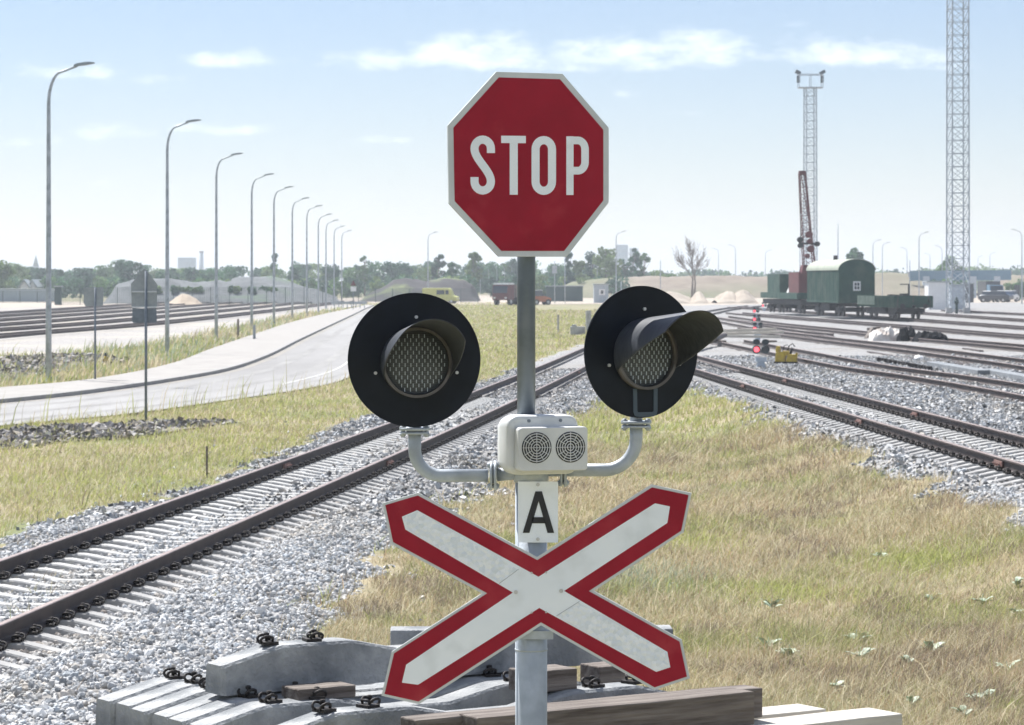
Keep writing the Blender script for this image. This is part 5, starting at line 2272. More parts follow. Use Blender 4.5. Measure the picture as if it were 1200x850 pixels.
# ------------------------------------------------------------------ lattice masts
def mast(px, pyb, w, topz, Y, label, plat=None, n=26, bar=.11):
    X = (px - 600) * Y / F
    r_ = thing('lattice_mast', (X, Y, 0), label, 'lattice mast')
    mb = MB()
    lattice(mb, (X, Y, .3), (X, Y, topz), w, w * .92, n, bar, side=(1, .18, 0))
    mb.build('lattice', M['galv'], r_)
    for sx in (-1, 1):
        for sy in (-1, 1):
            mb = MB()
            mb.box((X + sx * w * .5 + sy * w * .09, Y + sy * w * .5, .25), (.7, .7, .8), top=(.7, .7))
            mb.build('foundation', M['concrete'], r_)
    if plat:
        mb = MB()
        for z in (topz, topz + 1.7):
            for a in ((-1, -1, 1, -1), (1, -1, 1, 1), (1, 1, -1, 1), (-1, 1, -1, -1)):
                mb.bar((X + a[0] * plat, Y + a[1] * plat * .7, z), (X + a[2] * plat, Y + a[3] * plat * .7, z), .10)
        for sx in (-1, 0, 1):
            for sy in (-1, 1):
                mb.bar((X + sx * plat, Y + sy * plat * .7, topz), (X + sx * plat, Y + sy * plat * .7, topz + 1.7), .08)
        mb.box((X, Y, topz), (plat * 2, plat * 1.4, .06))
        pf = mb.build('platform', M['galv'], r_)
        for sx in (-1, 1):
            mb = MB()
            for k in range(3):
                mb.box((X + sx * (plat + .05), Y - .4 + k * .4, topz + 2.0), (.7, .26, .42), ry=-sx * .5)
            mb.box((X + sx * plat, Y, topz + 1.1), (.4, .5, .9))
            mb.build('floodlight', M['sigcase'], pf)
    return r_


YM2 = 292.0
mast(1122.5, 366, 1.75, 44.0, YM2, 'tall lattice mast at the right, running up out of the photo', n=34, bar=.085)
YM1 = 390.0
mast(949.5, 355, 1.45, PW(0, 103, YM1).z, YM1, 'lattice mast with floodlight platform on top, rising behind the crane', plat=1.55, n=26, bar=.08)

# small equipment post between the mast legs
p = Vector((PW(1121, 0, 288).x, 288, 0))
mb = MB()
mb.tube([(0, 0, 0), (0, 0, 1.1)], .14, 10)
mb.tube([(0, 0, 1.1), (0, 0, 1.45)], .22, 12)
mb.tube([(0, 0, 1.45), (0, 0, 1.75)], [.14, .05], 10)
o = mb.build('equipment_post', M['fence'], None, off=(0, 0, 0), label='dark green post standing between the feet of the tall lattice mast', cat='post')
o.location = p

# ------------------------------------------------------------------ earth banks and heaps
def ridge(name, prof_px, Y, depth, material, label=None, cat=None, kind=None, seed=1, rough=.3, base=0.0, nx=120, ny=24, flat=.0, sharp=1.0):
    """a long bank at distance Y whose crest shows at the given pixels"""
    xs = np.array([p[0] for p in prof_px], float)
    hs = np.array([PW(0, p[1], Y + depth * .4).z for p in prof_px])
    X = (xs - 600) * (Y + depth * .4) / F
    u = np.linspace(X[0], X[-1], nx)
    v = np.linspace(0, 1, ny)
    UU, VV = np.meshgrid(u, v, indexing='ij')
    crest = np.interp(UU, X, hs)
    prof_ = np.clip(np.minimum(VV / .4, (1 - VV) / .5), 0, 1)
    if flat:
        prof_ = np.clip(prof_ * (1 + flat), 0, 1)
    prof_ = prof_ ** sharp
    nzv = (vnoise(UU, VV * depth, 4.0, seed) - .5) * rough + (vnoise(UU, VV * depth, 1.3, seed + 1) - .5) * rough * .5
    Z = base + (crest - base) * prof_ + nzv * prof_ * (crest > .6)
    YY = Y + VV * depth + (vnoise(UU, UU * 0, 7, seed + 2) - .5) * 2
    Z[:, 0] = Z[:, -1] = -.3
    o = sheet_from_grid(name, UU, YY, Z, material)
    if o.data.polygons[len(o.data.polygons) // 2].normal.z < 0:
        o.data.flip_normals()
    return tag(o, label, cat, None, kind)


ridge('gravel_heap', [(128, 352), (136, 336), (152, 330), (178, 329), (215, 329.5), (255, 329), (262, 332), (285, 331), (310, 331), (330, 332), (352, 335), (372, 341), (392, 350), (404, 356)],
      425, 26, M['gravelheap'], 'long grey gravel heap behind the fence, left of the road end', 'gravel heap', seed=5, rough=.9)
ridge('gravel_heap', [(262, 345), (272, 327), (280, 324.5), (318, 325), (330, 328), (345, 331), (365, 338), (385, 347), (398, 355)], 455, 30, M['gravelheap'],
      'higher flat-topped grey heap rising behind the long one', 'gravel heap', seed=8, rough=.6)
ridge('sand_heap', [(196, 356), (206, 349), (214, 345), (221, 346), (230, 351), (238, 357)], 395, 8, M['dirt'], 'small orange-brown sand heap in front of the grey gravel heap', 'sand heap', seed=12, rough=.2)
ridge('soil_heap', [(418, 356), (430, 346), (448, 338), (461, 329.5), (475, 327.5), (500, 328.5), (525, 328), (543, 330), (553, 336), (562, 350)], 470, 26, M['soilheap'],
      'dark soil heap with grassy left flank behind the left signal lamp', 'soil heap', seed=15, rough=.7)
ridge('embankment', [(640, 345), (670, 332), (700, 327.5), (760, 325.5), (820, 325), (900, 324), (1000, 321), (1058, 320.5), (1072, 324), (1084, 332), (1095, 345)], 560, 60, M['bank'], kind='structure', seed=20, rough=.6, flat=.3)
ridge('embankment', [(1168, 340), (1180, 324), (1300, 320), (1500, 320)], 600, 60, M['bank'], kind='structure', seed=22, rough=.6, flat=.3)
for (a, b, t_, sd, lb) in ((758, 812, 341.5, 31, 'pale sand heap left of the bare tree'), (808, 832, 344, 33, 'small pale sand heap right of the bare tree trunk'),
                           (838, 868, 343.5, 36, 'pale sand heap farther right of the bare tree'), (858, 886, 340, 38, 'highest grey-topped sand heap between the bare tree and the crane')):
    ridge('sand_heap', [(a, 352), (a + 4, t_ + 7), (a * .7 + b * .3, t_ + 3), ((a + b) / 2, t_ + 1.5), (a * .3 + b * .7, t_ + 3.5), (b - 4, t_ + 8), (b, 352)], 425, 14, M['sand'], lb, 'sand heap', seed=sd, rough=1.1, nx=40, sharp=.6)

# ------------------------------------------------------------------ blue bridge, walls, buildings
r_ = thing('road_bridge', (PW(1120, 0, 570).x, 570, 0), 'long low blue bridge parapet behind the lattice mast at the right', 'bridge')
Y = 570
mb = MB()
mb.bar(PW(1064, 322, Y), PW(1186, 320, Y), .5, .9)
mb.build('deck', M['concrete'], r_)
mb = MB()
for k in range(30):
    x = 1066 + k * 4.0
    mb.bar(PW(x, 330, Y), PW(x, 318.5, Y), .15)
pl_ = MB()
pl_.bar(PW(1066, 323.5, Y - .4), PW(1185, 322.5, Y - .4), .15, 1.9)
pl_.build('parapet', M['bridge'], r_)
mb = MB()
for x in (1085, 1112, 1140, 1168):
    mb = MB()
    p_ = PW(x, 324, Y)
    mb.box((p_.x, p_.y, p_.z / 2), (1.2, 1.2, p_.z))
    mb.build('pillar', M['bluegrey'], r_)


def box_thing(name, px0, px1, py0, py1, Y, depth, material, label, cat, parts=()):
    X0, X1 = (px0 - 600) * Y / F, (px1 - 600) * Y / F
    z0, z1 = max(0, PW(0, py1, Y).z), PW(0, py0, Y).z
    z0 = 0
    r_ = thing(name, ((X0 + X1) / 2, Y, 0), label, cat)
    mb = MB()
    mb.box(((X0 + X1) / 2, Y + depth / 2, (z0 + z1) / 2), (X1 - X0, depth, z1 - z0))
    body = mb.build('wall', material, r_)
    mb = MB()
    mb.box(((X0 + X1) / 2, Y + depth / 2, z1 + .08), (X1 - X0 + .3, depth + .3, .15))
    mb.build('roof', M['signback'], r_)
    for (nm_, a, b, c, d, mt) in parts:
        m2 = MB()
        xa, xb = (a - 600) * Y / F, (b - 600) * Y / F
        za, zb = PW(0, d, Y).z, PW(0, c, Y).z
        m2.box(((xa + xb) / 2, Y - .03, (za + zb) / 2), (xb - xa, .08, zb - za))
        m2.build(nm_, M[mt], r_)
    return r_


box_thing('site_cabin', 696, 713, 334, 353, 440, 3, M['cabin'], 'pale blue-grey site cabin with white window, left of the right signal lamp', 'cabin',
          [('window', 702, 709, 339, 346, 'white'), ('pane', 704, 707, 340.5, 344.5, 'glass')])
box_thing('container_wall', 640, 683, 336, 346.5, 470, 1.0, M['fence'], 'dark green screen wall between the signal pole and the site cabin', 'screen wall')
box_thing('white_container', 1088, 1112, 331, 356, 330, 3, M['white'], 'white container standing left of the foot of the tall lattice mast', 'container')
box_thing('grey_container', 1113, 1131, 335, 355, 334, 3, M['bluegrey'], 'pale grey container behind the feet of the tall lattice mast', 'container')
box_thing('dark_container', 1131, 1141, 333, 344, 440, 3, M['darkcar'], 'small dark container right of the tall lattice mast', 'container')
box_thing('long_shed', -160, 56, 339.5, 350, 470, 8, M['bluegrey'], 'long low blue-grey shed at the left edge of the photo', 'shed')
box_thing('green_cabinet', 64, 71, 336.5, 353.5, 400, 1.2, M['fence'], 'tall dark green cabinet beside the nearest street lamp, behind the sidings', 'cabinet')


def gable_house(px0, px1, py0, py1, Y, material, label):
    X0, X1 = (px0 - 600) * Y / F, (px1 - 600) * Y / F
    z1, ze = PW(0, py0, Y).z, PW(0, (py0 * .45 + py1 * .55), Y).z
    r_ = thing('house', ((X0 + X1) / 2, Y, 0), label, 'house')
    mb = MB()
    mb.prism([(X0, 0), (X1, 0), (X1, ze), ((X0 + X1) / 2, z1), (X0, ze)], Y, Y + 10)
    mb.build('wall', material, r_)
    mb = MB()
    xm = (X0 + X1) / 2
    mb.prism([(X0 - .4, ze - .3), (xm, z1 + .1), (X1 + .4, ze - .3), (X1 + .4, ze), (xm, z1 + .4), (X0 - .4, ze)], Y - .4, Y + 10.4)
    mb.build('roof', M['signback'], r_)


gable_house(24, 32.5, 330, 341, 560, M['white'], 'small white gabled house in front of the wood, left one of two')
gable_house(34, 41.5, 330, 341, 562, M['white'], 'small white gabled house in front of the wood, right one of two')

Y = 1500
for (a, b, t_, lb, nm_) in ((208.5, 227, 302, 'pale grey block building above the trees on the left', 'block_building'), (738, 748, 291, 'lower pale tower block right of the taller one above the trees', 'tower_block'),
                            (722, 736, 287, 'taller pale tower block above the trees near the STOP sign', 'tower_block')):
    X0, X1 = (a - 600) * Y / F, (b - 600) * Y / F
    z1 = PW(0, t_, Y).z
    r_ = thing(nm_, ((X0 + X1) / 2, Y, 0), lb, 'building')
    mb = MB()
    mb.box(((X0 + X1) / 2, Y + 6, z1 / 2), (X1 - X0, 12, z1))
    mb.build('wall', M['bldg'], r_)
    for k in range(3):
        mb = MB()
        zc = z1 - 1.8 - k * 2.8
        mb.box(((X0 + X1) / 2, Y - .05, zc), ((X1 - X0) * .85, .1, 1.2))
        mb.build('window_row', M['bluegrey'], r_)
    Y += 20
r_ = thing('chimney_stack', (PW(236, 0, 1500).x, 1500, 0), 'thin factory chimney above the trees beside the pale block', 'chimney')
mb = MB()
x_ = r_.location.x
mb.tube([(x_, 1500, 0), (x_, 1500, PW(0, 296, 1500).z)], [1.6, .9], 12)
mb.build('shaft', M['bldg'], r_)
mb = MB()
mb.tube([(x_, 1500, PW(0, 296, 1500).z), (x_, 1500, PW(0, 294.5, 1500).z)], 1.15, 12)
mb.build('rim', M['red'], r_)
r_ = thing('church_spire', (PW(42, 0, 1300).x, 1300, 0), 'thin pointed spire above the trees at the far left', 'spire')
x_ = r_.location.x
mb = MB()
mb.box((x_, 1300, PW(0, 312, 1300).z / 2), (2.5, 2.5, PW(0, 312, 1300).z))
mb.build('tower', M['bldg'], r_)
mb = MB()
mb.tube([(x_, 1300, PW(0, 312, 1300).z), (x_, 1300, PW(0, 299, 1300).z)], [1.3, .05], 8)
mb.build('spire_roof', M['signback'], r_)

# fences
def fence(px0, px1, pyt, Y, label, step=2.5, mesh=True):
    X0, X1 = (px0 - 600) * Y / F, (px1 - 600) * Y / F
    zt = PW(0, pyt, Y).z
    r_ = thing('mesh_fence', (X0, Y, 0), label, 'fence')
    n = int((X1 - X0) / step)
    for k in range(n + 1):
        x = X0 + k * (X1 - X0) / n
        mb = MB()
        mb.box((x, Y, zt / 2), (.10, .10, zt))
        mb.build('post', M['fence'], r_)
    mb = MB()
    for k in range(11):
        z = .1 + (zt - .15) * k / 10
        mb.bar((X0, Y, z), (X1, Y, z), .035)
    m = int((X1 - X0) / .28)
    for k in range(m):
        x = X0 + k * (X1 - X0) / m
        mb.bar((x, Y, .05), (x, Y, zt - .05), .03)
    mb.build('mesh_panel', M['fence'], r_)


fence(72, 400, 336.5, 405, 'green mesh fence in front of the gravel heaps, behind the left sidings')
fence(-260, 64, 341, 440, 'green mesh fence in front of the long shed at the left edge')
fence(400, 560, 338, 450, 'green mesh fence beyond the left signal lamp in front of the soil heap')

# guard rail across the end of the road
r_ = thing('guard_rail', (PW(400, 0, 345).x, 345, 0), 'low metal guard rail across the far end of the road', 'guard rail')
for k in range(8):
    mb = MB()
    x = 392 + k * 5
    mb.bar(PW(x, 362, 345), PW(x, 354, 345), .10)
    mb.build('post', M['galv'], r_)
mb = MB()
mb.bar(PW(388, 355, 345), PW(430, 355, 345), .06, .3)
mb.build('beam', M['galv'], r_)

# ------------------------------------------------------------------ vehicles
def wheels(r_, xs, y, rad, w):
    for x in xs:
        for s_ in (-1, 1):
            mb = MB()
            mb.tube([(x, s_ * y - w / 2, rad), (x, s_ * y + w / 2, rad)], rad, 18)
            wh = mb.build('wheel', M['tyre'], r_, off=(0, 0, 0))
            mb = MB()
            mb.tube([(x, s_ * (y + w / 2 + .005) - .01, rad), (x, s_ * (y + w / 2 + .005) + .01, rad)], rad * .5, 12)
            mb.build('rim', M['silver'], wh, off=(0, 0, 0))


# yellow-green crew bus, nose to the right
Y = 425
r_ = thing('yellow_bus', (PW(516, 0, Y).x, Y, 0), 'pale yellow-green old bus, partly hidden by the left signal lamp', 'bus', None, R(-12))
r_.scale = (.82, .82, .82)
mb = MB()
pr = [(-2.9, .45), (2.2, .45), (3.1, .5), (3.15, 1.2), (2.3, 1.45), (1.9, 2.45), (1.6, 2.75), (-2.8, 2.75), (-3.0, 2.5)]
mb.prism(pr, -1.1, 1.1)
mb.build('body', M['limey'], r_, off=(0, 0, 0), bevel=.08)
for (a, b) in ((-.4, 1.0), (1.15, 1.75)):
    mb = MB()
    mb.box(((a + b) / 2, -1.1, 2.0), (b - a, .05, .75))
    mb.build('window', M['glass'], r_, off=(0, 0, 0))
wheels(r_, (-1.9, 2.2), .95, .45, .28)
for s_ in (-.7, .7):
    mb = MB()
    mb.tube([(3.16, s_, .95), (3.2, s_, .95)], .14, 12)
    mb.build('headlight', M['white'], r_, off=(0, 0, 0))

# red lorry facing the camera, turned slightly
Y = 400
r_ = thing('red_lorry', (PW(599, 0, Y).x, Y, 0), 'red lorry with white cab roof facing the camera, half hidden by the signal pole', 'lorry', None, R(-118))
mb = MB()
mb.box((-1.2, 0, .85), (6.6, 1.0, .3))
mb.build('chassis', M['undergear'], r_, off=(0, 0, 0))
mb = MB()
mb.prism([(1.3, .7), (3.1, .7), (3.15, 1.7), (2.95, 2.75), (1.3, 2.75)], -1.2, 1.2)
cabb = mb.build('cab', M['red'], r_, off=(0, 0, 0), bevel=.06)
mb = MB()
mb.box((2.1, 0, 2.88), (1.7, 2.3, .22), top=(.9, .95))
mb.build('cab_roof', M['white'], cabb, off=(0, 0, 0))
mb = MB()
mb.prism([(3.16, 1.65), (3.20, 1.65), (3.02, 2.6), (2.98, 2.6)], -1.05, 1.05)
mb.build('windscreen', M['glass'], cabb, off=(0, 0, 0))
for s_ in (-.85, .85):
    mb = MB()
    mb.box((3.15, s_, 1.0), (.06, .3, .2))
    mb.build('headlight', M['white'], cabb, off=(0, 0, 0))
mb = MB()
mb.box((-1.8, 0, 1.9), (5.4, 2.45, 1.7))
for k in range(6):
    for s_ in (-1.25, 1.25):
        mb.box((-4.2 + k * .95, s_, 1.9), (.12, .10, 1.66))
mb.build('tipper_body', M['bark'], r_, off=(0, 0, 0))
wheels(r_, (2.2, -2.0, -3.3), 1.0, .52, .35)

Y = 405
r_ = thing('orange_loader', (PW(633, 0, Y).x, Y, 0), 'small orange work vehicle just right of the signal pole', 'work vehicle', None, R(20))
mb = MB()
mb.prism([(-1.2, .4), (1.3, .4), (1.4, .9), (.6, 1.15), (.3, 1.2), (-1.2, 1.2)], -.7, .7)
mb.build('body', M['orange'], r_, off=(0, 0, 0), bevel=.05)
mb = MB()
mb.prism([(-.9, 1.2), (.25, 1.2), (.05, 1.95), (-.8, 1.95)], -.6, .6)
mb.build('cab', M['glass'], r_, off=(0, 0, 0))
mb = MB()
mb.box((-.4, 0, 2.0), (1.0, 1.3, .08))
mb.build('cab_roof', M['white'], r_, off=(0, 0, 0))
wheels(r_, (-.8, .9), .65, .38, .25)


def car(px, Y, rz, material, label, group=None, sc=1.0):
    r_ = thing('parked_car', (PW(px, 0, Y).x, Y, 0), label, 'car', group, rz)
    r_.scale = (sc,) * 3
    mb = MB()
    pr = [(-2.15, .35), (2.1, .35), (2.2, .55), (2.1, .85), (1.2, .98), (-2.05, 1.0), (-2.2, .8)]
    mb.prism(pr, -.86, .86)
    body = mb.build('body', M[material], r_, off=(0, 0, 0), bevel=.08)
    mb = MB()
    lo = [(-1.9, -.78, .99), (1.15, -.78, .97), (1.15, .78, .97), (-1.9, .78, .99)]
    hi = [(-1.45, -.6, 1.45), (.45, -.6, 1.47), (.45, .6, 1.47), (-1.45, .6, 1.45)]
    mb.loft([lo, hi])
    mb.build('cabin_glass', M['glass'], r_, off=(0, 0, 0))
    mb = MB()
    mb.prism([(-1.5, 1.44), (.5, 1.46), (.4, 1.52), (-1.4, 1.51)], -.62, .62)
    mb.build('roof', M[material], body, off=(0, 0, 0))
    wheels(r_, (-1.35, 1.4), .78, .32, .2)
    for s_ in (-.6, .6):
        mb = MB()
        mb.box((2.16, s_, .68), (.08, .3, .14))
        mb.build('headlight', M['white'], r_, off=(0, 0, 0))


cars = [(1160, 455, 1.2, 'silver', 'silver car parked leftmost beyond the right-hand tracks'), (1167, 452, 2.6, 'darkcar', 'dark car parked in front of the silver ones on the right'),
        (1175, 470, 1.3, 'silver', 'silver car parked second from the left among the pale ones'), (1184, 474, 1.5, 'silver', 'silver car parked near the right edge of the photo'),
        (1180, 458, 1.0, 'white', 'white car parked between the silver ones on the right')]
for c_ in cars:
    car(*c_[:4], c_[4], sc=1.15)
Y = 480
r_ = thing('dark_lorry', (PW(1161, 0, Y).x, Y, 0), 'tall dark lorry parked behind the silver cars', 'lorry', None, R(-80))
mb = MB()
mb.prism([(-3, .5), (1.2, .5), (1.2, 3.2), (-3, 3.2)], -1.2, 1.2)
mb.build('box_body', M['darkcar'], r_, off=(0, 0, 0))
mb = MB()
mb.prism([(1.3, .5), (3, .5), (3.05, 1.5), (2.7, 2.6), (1.3, 2.6)], -1.15, 1.15)
cb_ = mb.build('cab', M['bridge'], r_, off=(0, 0, 0), bevel=.06)
mb = MB()
mb.prism([(3.07, 1.5), (3.1, 1.5), (2.78, 2.45), (2.75, 2.45)], -1, 1)
mb.build('windscreen', M['glass'], cb_, off=(0, 0, 0))
wheels(r_, (2.2, -1.8), 1.0, .5, .3)
post('dark_post', 1192, 334, 353, .9, M['darkcar'], 'dark upright post block at the right end of the parked cars', 'post')

# lights and signs at the crossing beyond the pole
for (px, t_, lb) in ((650, 306, 'thin pale pole with small signal head, right of the signal pole'), (662, 300, 'thin pale pole right of the one with the signal head'),
                     (728, 330, 'short dark pole left of the site cabin window'), (774, 305, 'thin dark pole left of the bare tree'), (982, 262, 'thin mast rising behind the covered wagon roof'),
                     (1066, 305, 'thin short pole left of the tallest lamp by the embankment')):
    Y = 430
    mb = MB()
    X = PW(px, 0, Y).x
    mb.tube([(0, 0, 0), (0, 0, PW(0, t_, Y).z)], .07, 6)
    if px == 650:
        mb.box((.0, 0, PW(0, t_ + 10, Y).z), (.7, .3, 1.1))
    o = mb.build('thin_pole', M['galv'], None, off=(0, 0, 0), label=lb, cat='pole')
    o.location = (X, Y, 0)

# ------------------------------------------------------------------ trees
TG = [np.array(c) for c in ((.07, .155, .075), (.11, .20, .07), (.055, .125, .07), (.16, .23, .08), (.045, .105, .06))]


def crown_points(r_, H, Rw, n, lobes, base=.25):
    """leaf positions in clumps spread through an uneven crown"""
    L_ = []
    for _ in range(lobes):
        t = r_.uniform(base, .95)
        prof_ = math.sin(math.pi * min(1, max(.05, (t - base * .6) / (1.04 - base * .6)) ** .8)) ** .7
        a = r_.uniform(0, 6.28)
        rr = Rw * prof_ * math.sqrt(r_.uniform(0, 1)) * .8
        L_.append((rr * math.cos(a), rr * math.sin(a), t * H, Rw * r_.uniform(.22, .42)))
    L_ = np.array(L_)
    li = r_.integers(0, lobes, n)
    d = r_.normal(size=(n, 3))
    d /= np.linalg.norm(d, axis=1)[:, None]
    rad_ = r_.uniform(.35, 1.05, n) ** .5
    P = L_[li, :3] + d * (L_[li, 3] * rad_)[:, None] * np.array([1, 1, .8])
    return P, li


def leaf_quads(P, size, r_, col):
    n = len(P)
    a = r_.normal(size=(n, 3))
    a /= np.linalg.norm(a, axis=1)[:, None]
    b = np.cross(a, r_.normal(size=(n, 3)))
    b /= np.linalg.norm(b, axis=1)[:, None]
    s_ = size * r_.uniform(.5, 1.3, n)[:, None]
    V = np.stack([P - a * s_, P - b * s_ * .6, P + a * s_, P + b * s_ * .6], 1)
    return V.reshape(-1, 3), np.repeat(col, 4, 0)


def wood(name, prof_px, Y0, Y1, n_tree, seed, leaf=.42, nleaf=900, tint=(1, 1, 1), wr=(2.2, 4.2), label=None, col=TG, zoff=0.0):
    r_ = np.random.default_rng(seed)
    VV, CC = [], []
    xs = np.array([p[0] for p in prof_px], float)
    ys = np.array([p[1] for p in prof_px], float)
    for i in range(n_tree):
        px = r_.uniform(xs[0], xs[-1])
        Y = r_.uniform(Y0, Y1)
        top = np.interp(px, xs, ys) + abs(r_.normal(0, 2.2)) + 1
        H = PW(0, top, Y).z - zoff
        X = (px - 600) * Y / F
        P, li = crown_points(r_, H, r_.uniform(*wr), nleaf, 16, base=.12)
        P += np.array([X, Y, zoff])
        c = col[r_.integers(0, len(col))] * r_.uniform(.75, 1.25) * np.array(tint)
        C = np.tile(c, (nleaf, 1)) * r_.uniform(.7, 1.35, (nleaf, 1))
        lobe = r_.uniform(.8, 1.25, 16)
        C *= lobe[li][:, None]
        v, cc = leaf_quads(P, leaf, r_, C)
        VV.append(v)
        CC.append(cc)
    V, C = np.concatenate(VV), np.concatenate(CC)
    n = len(V) // 4
    o = np_mesh(name, V, np.full(n, 4), np.arange(4 * n), M['leaf'], C)
    return tag(o, kind='stuff')


PROF = [(-420, 308), (-200, 312), (-90, 306), (0, 308), (15, 310), (40, 313), (70, 315), (110, 313), (130, 307), (150, 304), (165, 305), (175, 312), (200, 314), (240, 314), (262, 315), (290, 311), (325, 311),
        (350, 306), (365, 304), (380, 309), (400, 308), (412, 314), (430, 308), (450, 307), (475, 306), (490, 308), (500, 306), (515, 300), (530, 305), (545, 309), (560, 305), (580, 306),
        (600, 302), (630, 305), (650, 309), (670, 314), (690, 318), (720, 318), (760, 316), (790, 318)]
wood('woodland', PROF, 640, 820, 250, 101, nleaf=1150, leaf=.32)
wood('shrub_belt', [(-420, 323), (-90, 322), (0, 324), (60, 322), (130, 324), (160, 326), (420, 326), (440, 320), (560, 322), (640, 322), (720, 324), (760, 326)], 560, 600, 120, 103, nleaf=450, leaf=.32, wr=(1.6, 3.0))
for q_, (a_, b_) in enumerate(((160, 190), (196, 236), (264, 300), (305, 325))):
    wood('heap_bushes', [(a_, 334), (b_, 335)], 430, 433, 14, 120 + q_, nleaf=150, leaf=.2, wr=(.4, .8), zoff=1.3)
wood('far_woodland', [(770, 320), (800, 318), (850, 319), (900, 320), (950, 319), (1030, 320), (1080, 317), (1120, 318), (1150, 313), (1165, 316), (1200, 316), (1400, 314)], 1000, 1200, 120, 104, nleaf=450, leaf=.8, wr=(5, 9))
wood('bank_bushes', [(1075, 326), (1110, 326), (1160, 330), (1200, 328), (1300, 326)], 500, 540, 16, 105, nleaf=500, leaf=.3, wr=(1.4, 2.4))


def tree(px, top, Y, Rw, label, nleaf=2600, lobes=26, shape=.2, seed=1, z0=0.0, group=None, tint=1.0):
    r_ = np.random.default_rng(seed)
    H = PW(0, top, Y).z - z0
    X = (px - 600) * Y / F
    root = thing('broadleaf_tree', (X, Y, z0), label, 'tree', group)
    mb = MB()
    mb.tube([(0, 0, 0), (.1, 0, H * .3), (-.05, .1, H * .6), (0, 0, H * .9)], [.035 * H * .6, .028 * H * .6, .018 * H * .6, .03], 8)
    for k in range(9):
        a = r_.uniform(0, 6.28)
        t = r_.uniform(.25, .75)
        e = Vector((math.cos(a) * Rw * .7, math.sin(a) * Rw * .7, H * (t + .18)))
        s_ = Vector((0, 0, H * t))
        mb.tube([s_, s_.lerp(e, .5) + Vector((0, 0, .1)), e], [.012 * H * .6, .008 * H * .6, .02], 5)
    mb.build('trunk', M['bark'], root, off=(0, 0, 0))
    P, li = crown_points(r_, H, Rw, nleaf, lobes, base=shape)
    c = TG[seed % 5] * 1.0
    C = np.tile(c, (nleaf, 1)) * r_.uniform(.7, 1.3, (nleaf, 1)) * r_.uniform(.75, 1.25, lobes)[li][:, None] * tint
    v, cc = leaf_quads(P, .30, r_, C)
    n = nleaf
    o = np_mesh('crown', v, np.full(n, 4), np.arange(4 * n), M['leaf'], cc)
    setpar(o, root)


tree(710, 287, 620, 3.6, 'tall rounded tree just left of the pale tower blocks', 3200, 34, .12, 3)
tree(695, 296, 625, 3.0, 'lower broad tree at the left foot of the one by the tower blocks', 2200, 24, .1, 4)
tree(742, 290, 640, 1.9, 'slim tall tree in front of the lower tower block', 2000, 22, .15, 5)
tree(755, 295, 640, 1.7, 'slim tree right of the tower blocks, next to the gap in the trees', 1700, 20, .15, 6)
tree(731, 304, 630, 2.3, 'shorter bushy tree between the tower blocks and the site cabin', 1800, 20, .05, 7)
tree(555, 295.5, 600, 2.0, 'tall tree standing out above the wood left of the STOP sign pole', 2200, 22, .25, 8)
tree(514, 298, 600, 1.7, 'pointed tree standing out above the soil heap', 2000, 22, .15, 9)
tree(529, 302, 590, 1.5, 'narrow conical tree right of the pointed one above the soil heap', 1700, 20, .1, 10)
tree(427, 296, 640, 1.2, 'thin tree top rising over the wood above the left signal lamp', 900, 12, .3, 11)
tree(666, 294, 600, 1.4, 'dark narrow tree partly behind the lower edge of the STOP sign', 1700, 18, .2, 12)
tree(678, 306, 600, 1.9, 'bushy tree between the STOP sign edge and the site cabin', 1700, 18, .1, 13)
tree(322, 297, 640, 1.3, 'thin tree top rising over the gravel heap beside the fifth street lamp', 1000, 12, .3, 14)
tree(1003, 291, 560, 2.4, 'round tree rising behind the roof of the covered wagon', 2600, 26, .15, 15, tint=1.0)
tree(1116, 303, 620, 3.8, 'wide round tree behind the tall lattice mast', 3000, 30, .0, 16)
tree(155, 303, 600, 3.4, 'wide round tree above the pointed sign back on the left', 3000, 30, .1, 17)
tree(3, 308, 560, 3.2, 'dark rounded tree at the left edge of the photo', 2800, 28, .05, 18)

# the bare tree
r_ = random.Random(6)
Y = 450.0
root = thing('bare_tree', (PW(811, 0, Y).x, Y, 0), 'leafless tree with fine spreading branches standing by the pale sand', 'tree')
mb = MB()
H = PW(0, 275, Y).z


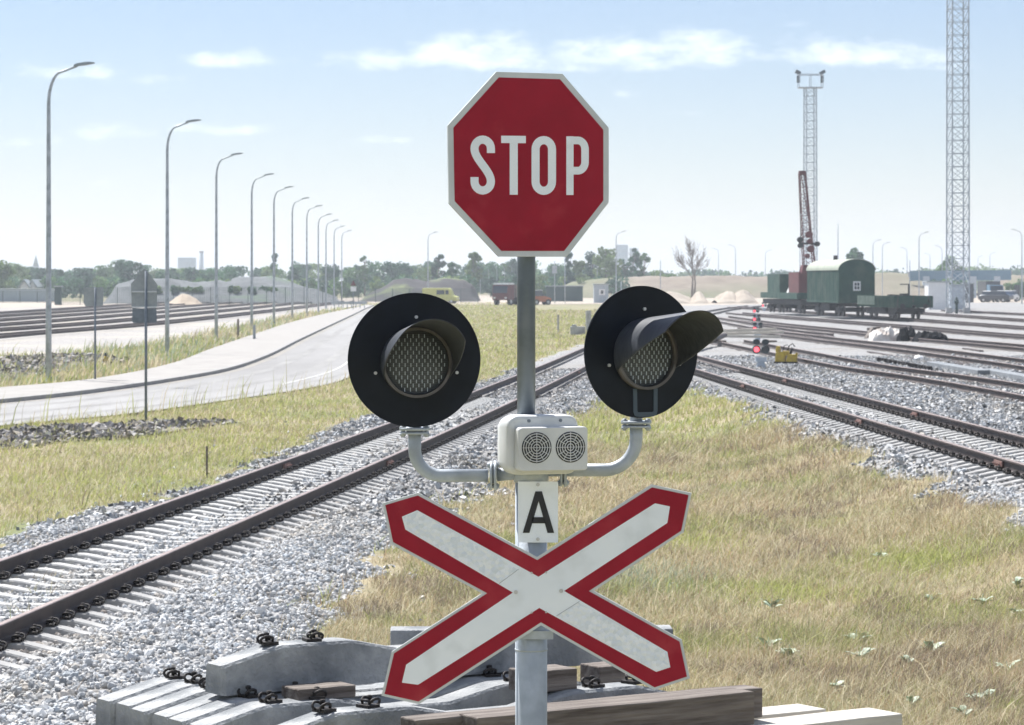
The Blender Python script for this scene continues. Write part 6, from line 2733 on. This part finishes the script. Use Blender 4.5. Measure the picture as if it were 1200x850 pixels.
def branch(p, d, L_, rad_, lev):
    n = 3
    pts, rs = [p], [rad_]
    q = p.copy()
    for i in range(n):
        d = (d + Vector((r_.uniform(-.18, .18), r_.uniform(-.18, .18), r_.uniform(-.05, .14)))).normalized()
        q = q + d * L_ / n
        pts.append(q.copy())
        rs.append(max(.022, rad_ * (1 - .55 * (i + 1) / n)))
    mb.tube(pts, rs, 5 if lev > 1 else 8, caps=False)
    if lev >= 4:
        return
    for i in range(3):
        t = r_.uniform(.35, 1.0)
        s_ = pts[min(n, 1 + int(t * n))] if t < 1 else pts[-1]
        s_ = pts[int(t * (n - .01))].lerp(pts[int(t * (n - .01)) + 1], (t * (n - .01)) % 1)
        a = r_.uniform(0, 6.28)
        sp_ = r_.uniform(.45, .95)
        nd = (d + Vector((math.cos(a), math.sin(a), 0)) * sp_).normalized()
        branch(s_, nd, L_ * r_.uniform(.55, .75), rs[1 + int(t * (n - .01))] * .7, lev + 1)
    branch(pts[-1], d, L_ * .72, rs[-1], lev + 1)


mb.tube([(0, 0, -.1), (.05, 0, H * .3)], [.30, .22], 10)
trunk = mb
mb2 = MB()
mb2.tube([(0, 0, -.1), (.05, 0, H * .30)], [.24, .15], 10)
mb2.tube([(.35, .2, -.1), (.5, .3, H * .28), (.35, .2, H * .5)], [.16, .12, .06], 8)
mb2.build('trunk', M['bark'], root, off=(0, 0, 0))
mb = MB()
branch(Vector((.05, 0, H * .29)), Vector((0, 0, 1)), H * .26, .13, 0)
for a in (-.9, .9, 0.2, 2.8, -2.4):
    branch(Vector((.05, 0, H * (.30 + .06 * abs(a) / 3))), Vector((math.cos(a) * .9, math.sin(a) * .7, .95)).normalized(), H * .24, .07, 1)
hs = max(v[2] for v in mb.v)
k_ = (H - H * .29) / (hs - H * .29)
mb.v = [(x * .72, y * .72, H * .29 + (z - H * .29) * k_) for x, y, z in mb.v]
mb.build('crown', M['bark'], root, off=(0, 0, 0), fix=False)

# ------------------------------------------------------------------ haze
HAZE = 0.00034
mb = MB()
mb.box((0, 0, 24.5), (10400, 10400, 52))
hz = mb.build('haze', None or bpy.data.materials.new('haze_air'), None, off=(0, 0, 0), kind='stuff')
hm = hz.data.materials[0]
hm.use_nodes = True
hn, hl = nodes_of(hm)
hn.clear()
ho = hn.new('ShaderNodeOutputMaterial')
hv = hn.new('ShaderNodeVolumePrincipled')
hv.inputs['Color'].default_value = (.86, .93, 1.0, 1)
hv.inputs['Density'].default_value = HAZE
hv.inputs['Anisotropy'].default_value = 0.2
hl.new(hv.outputs[0], ho.inputs['Volume'])
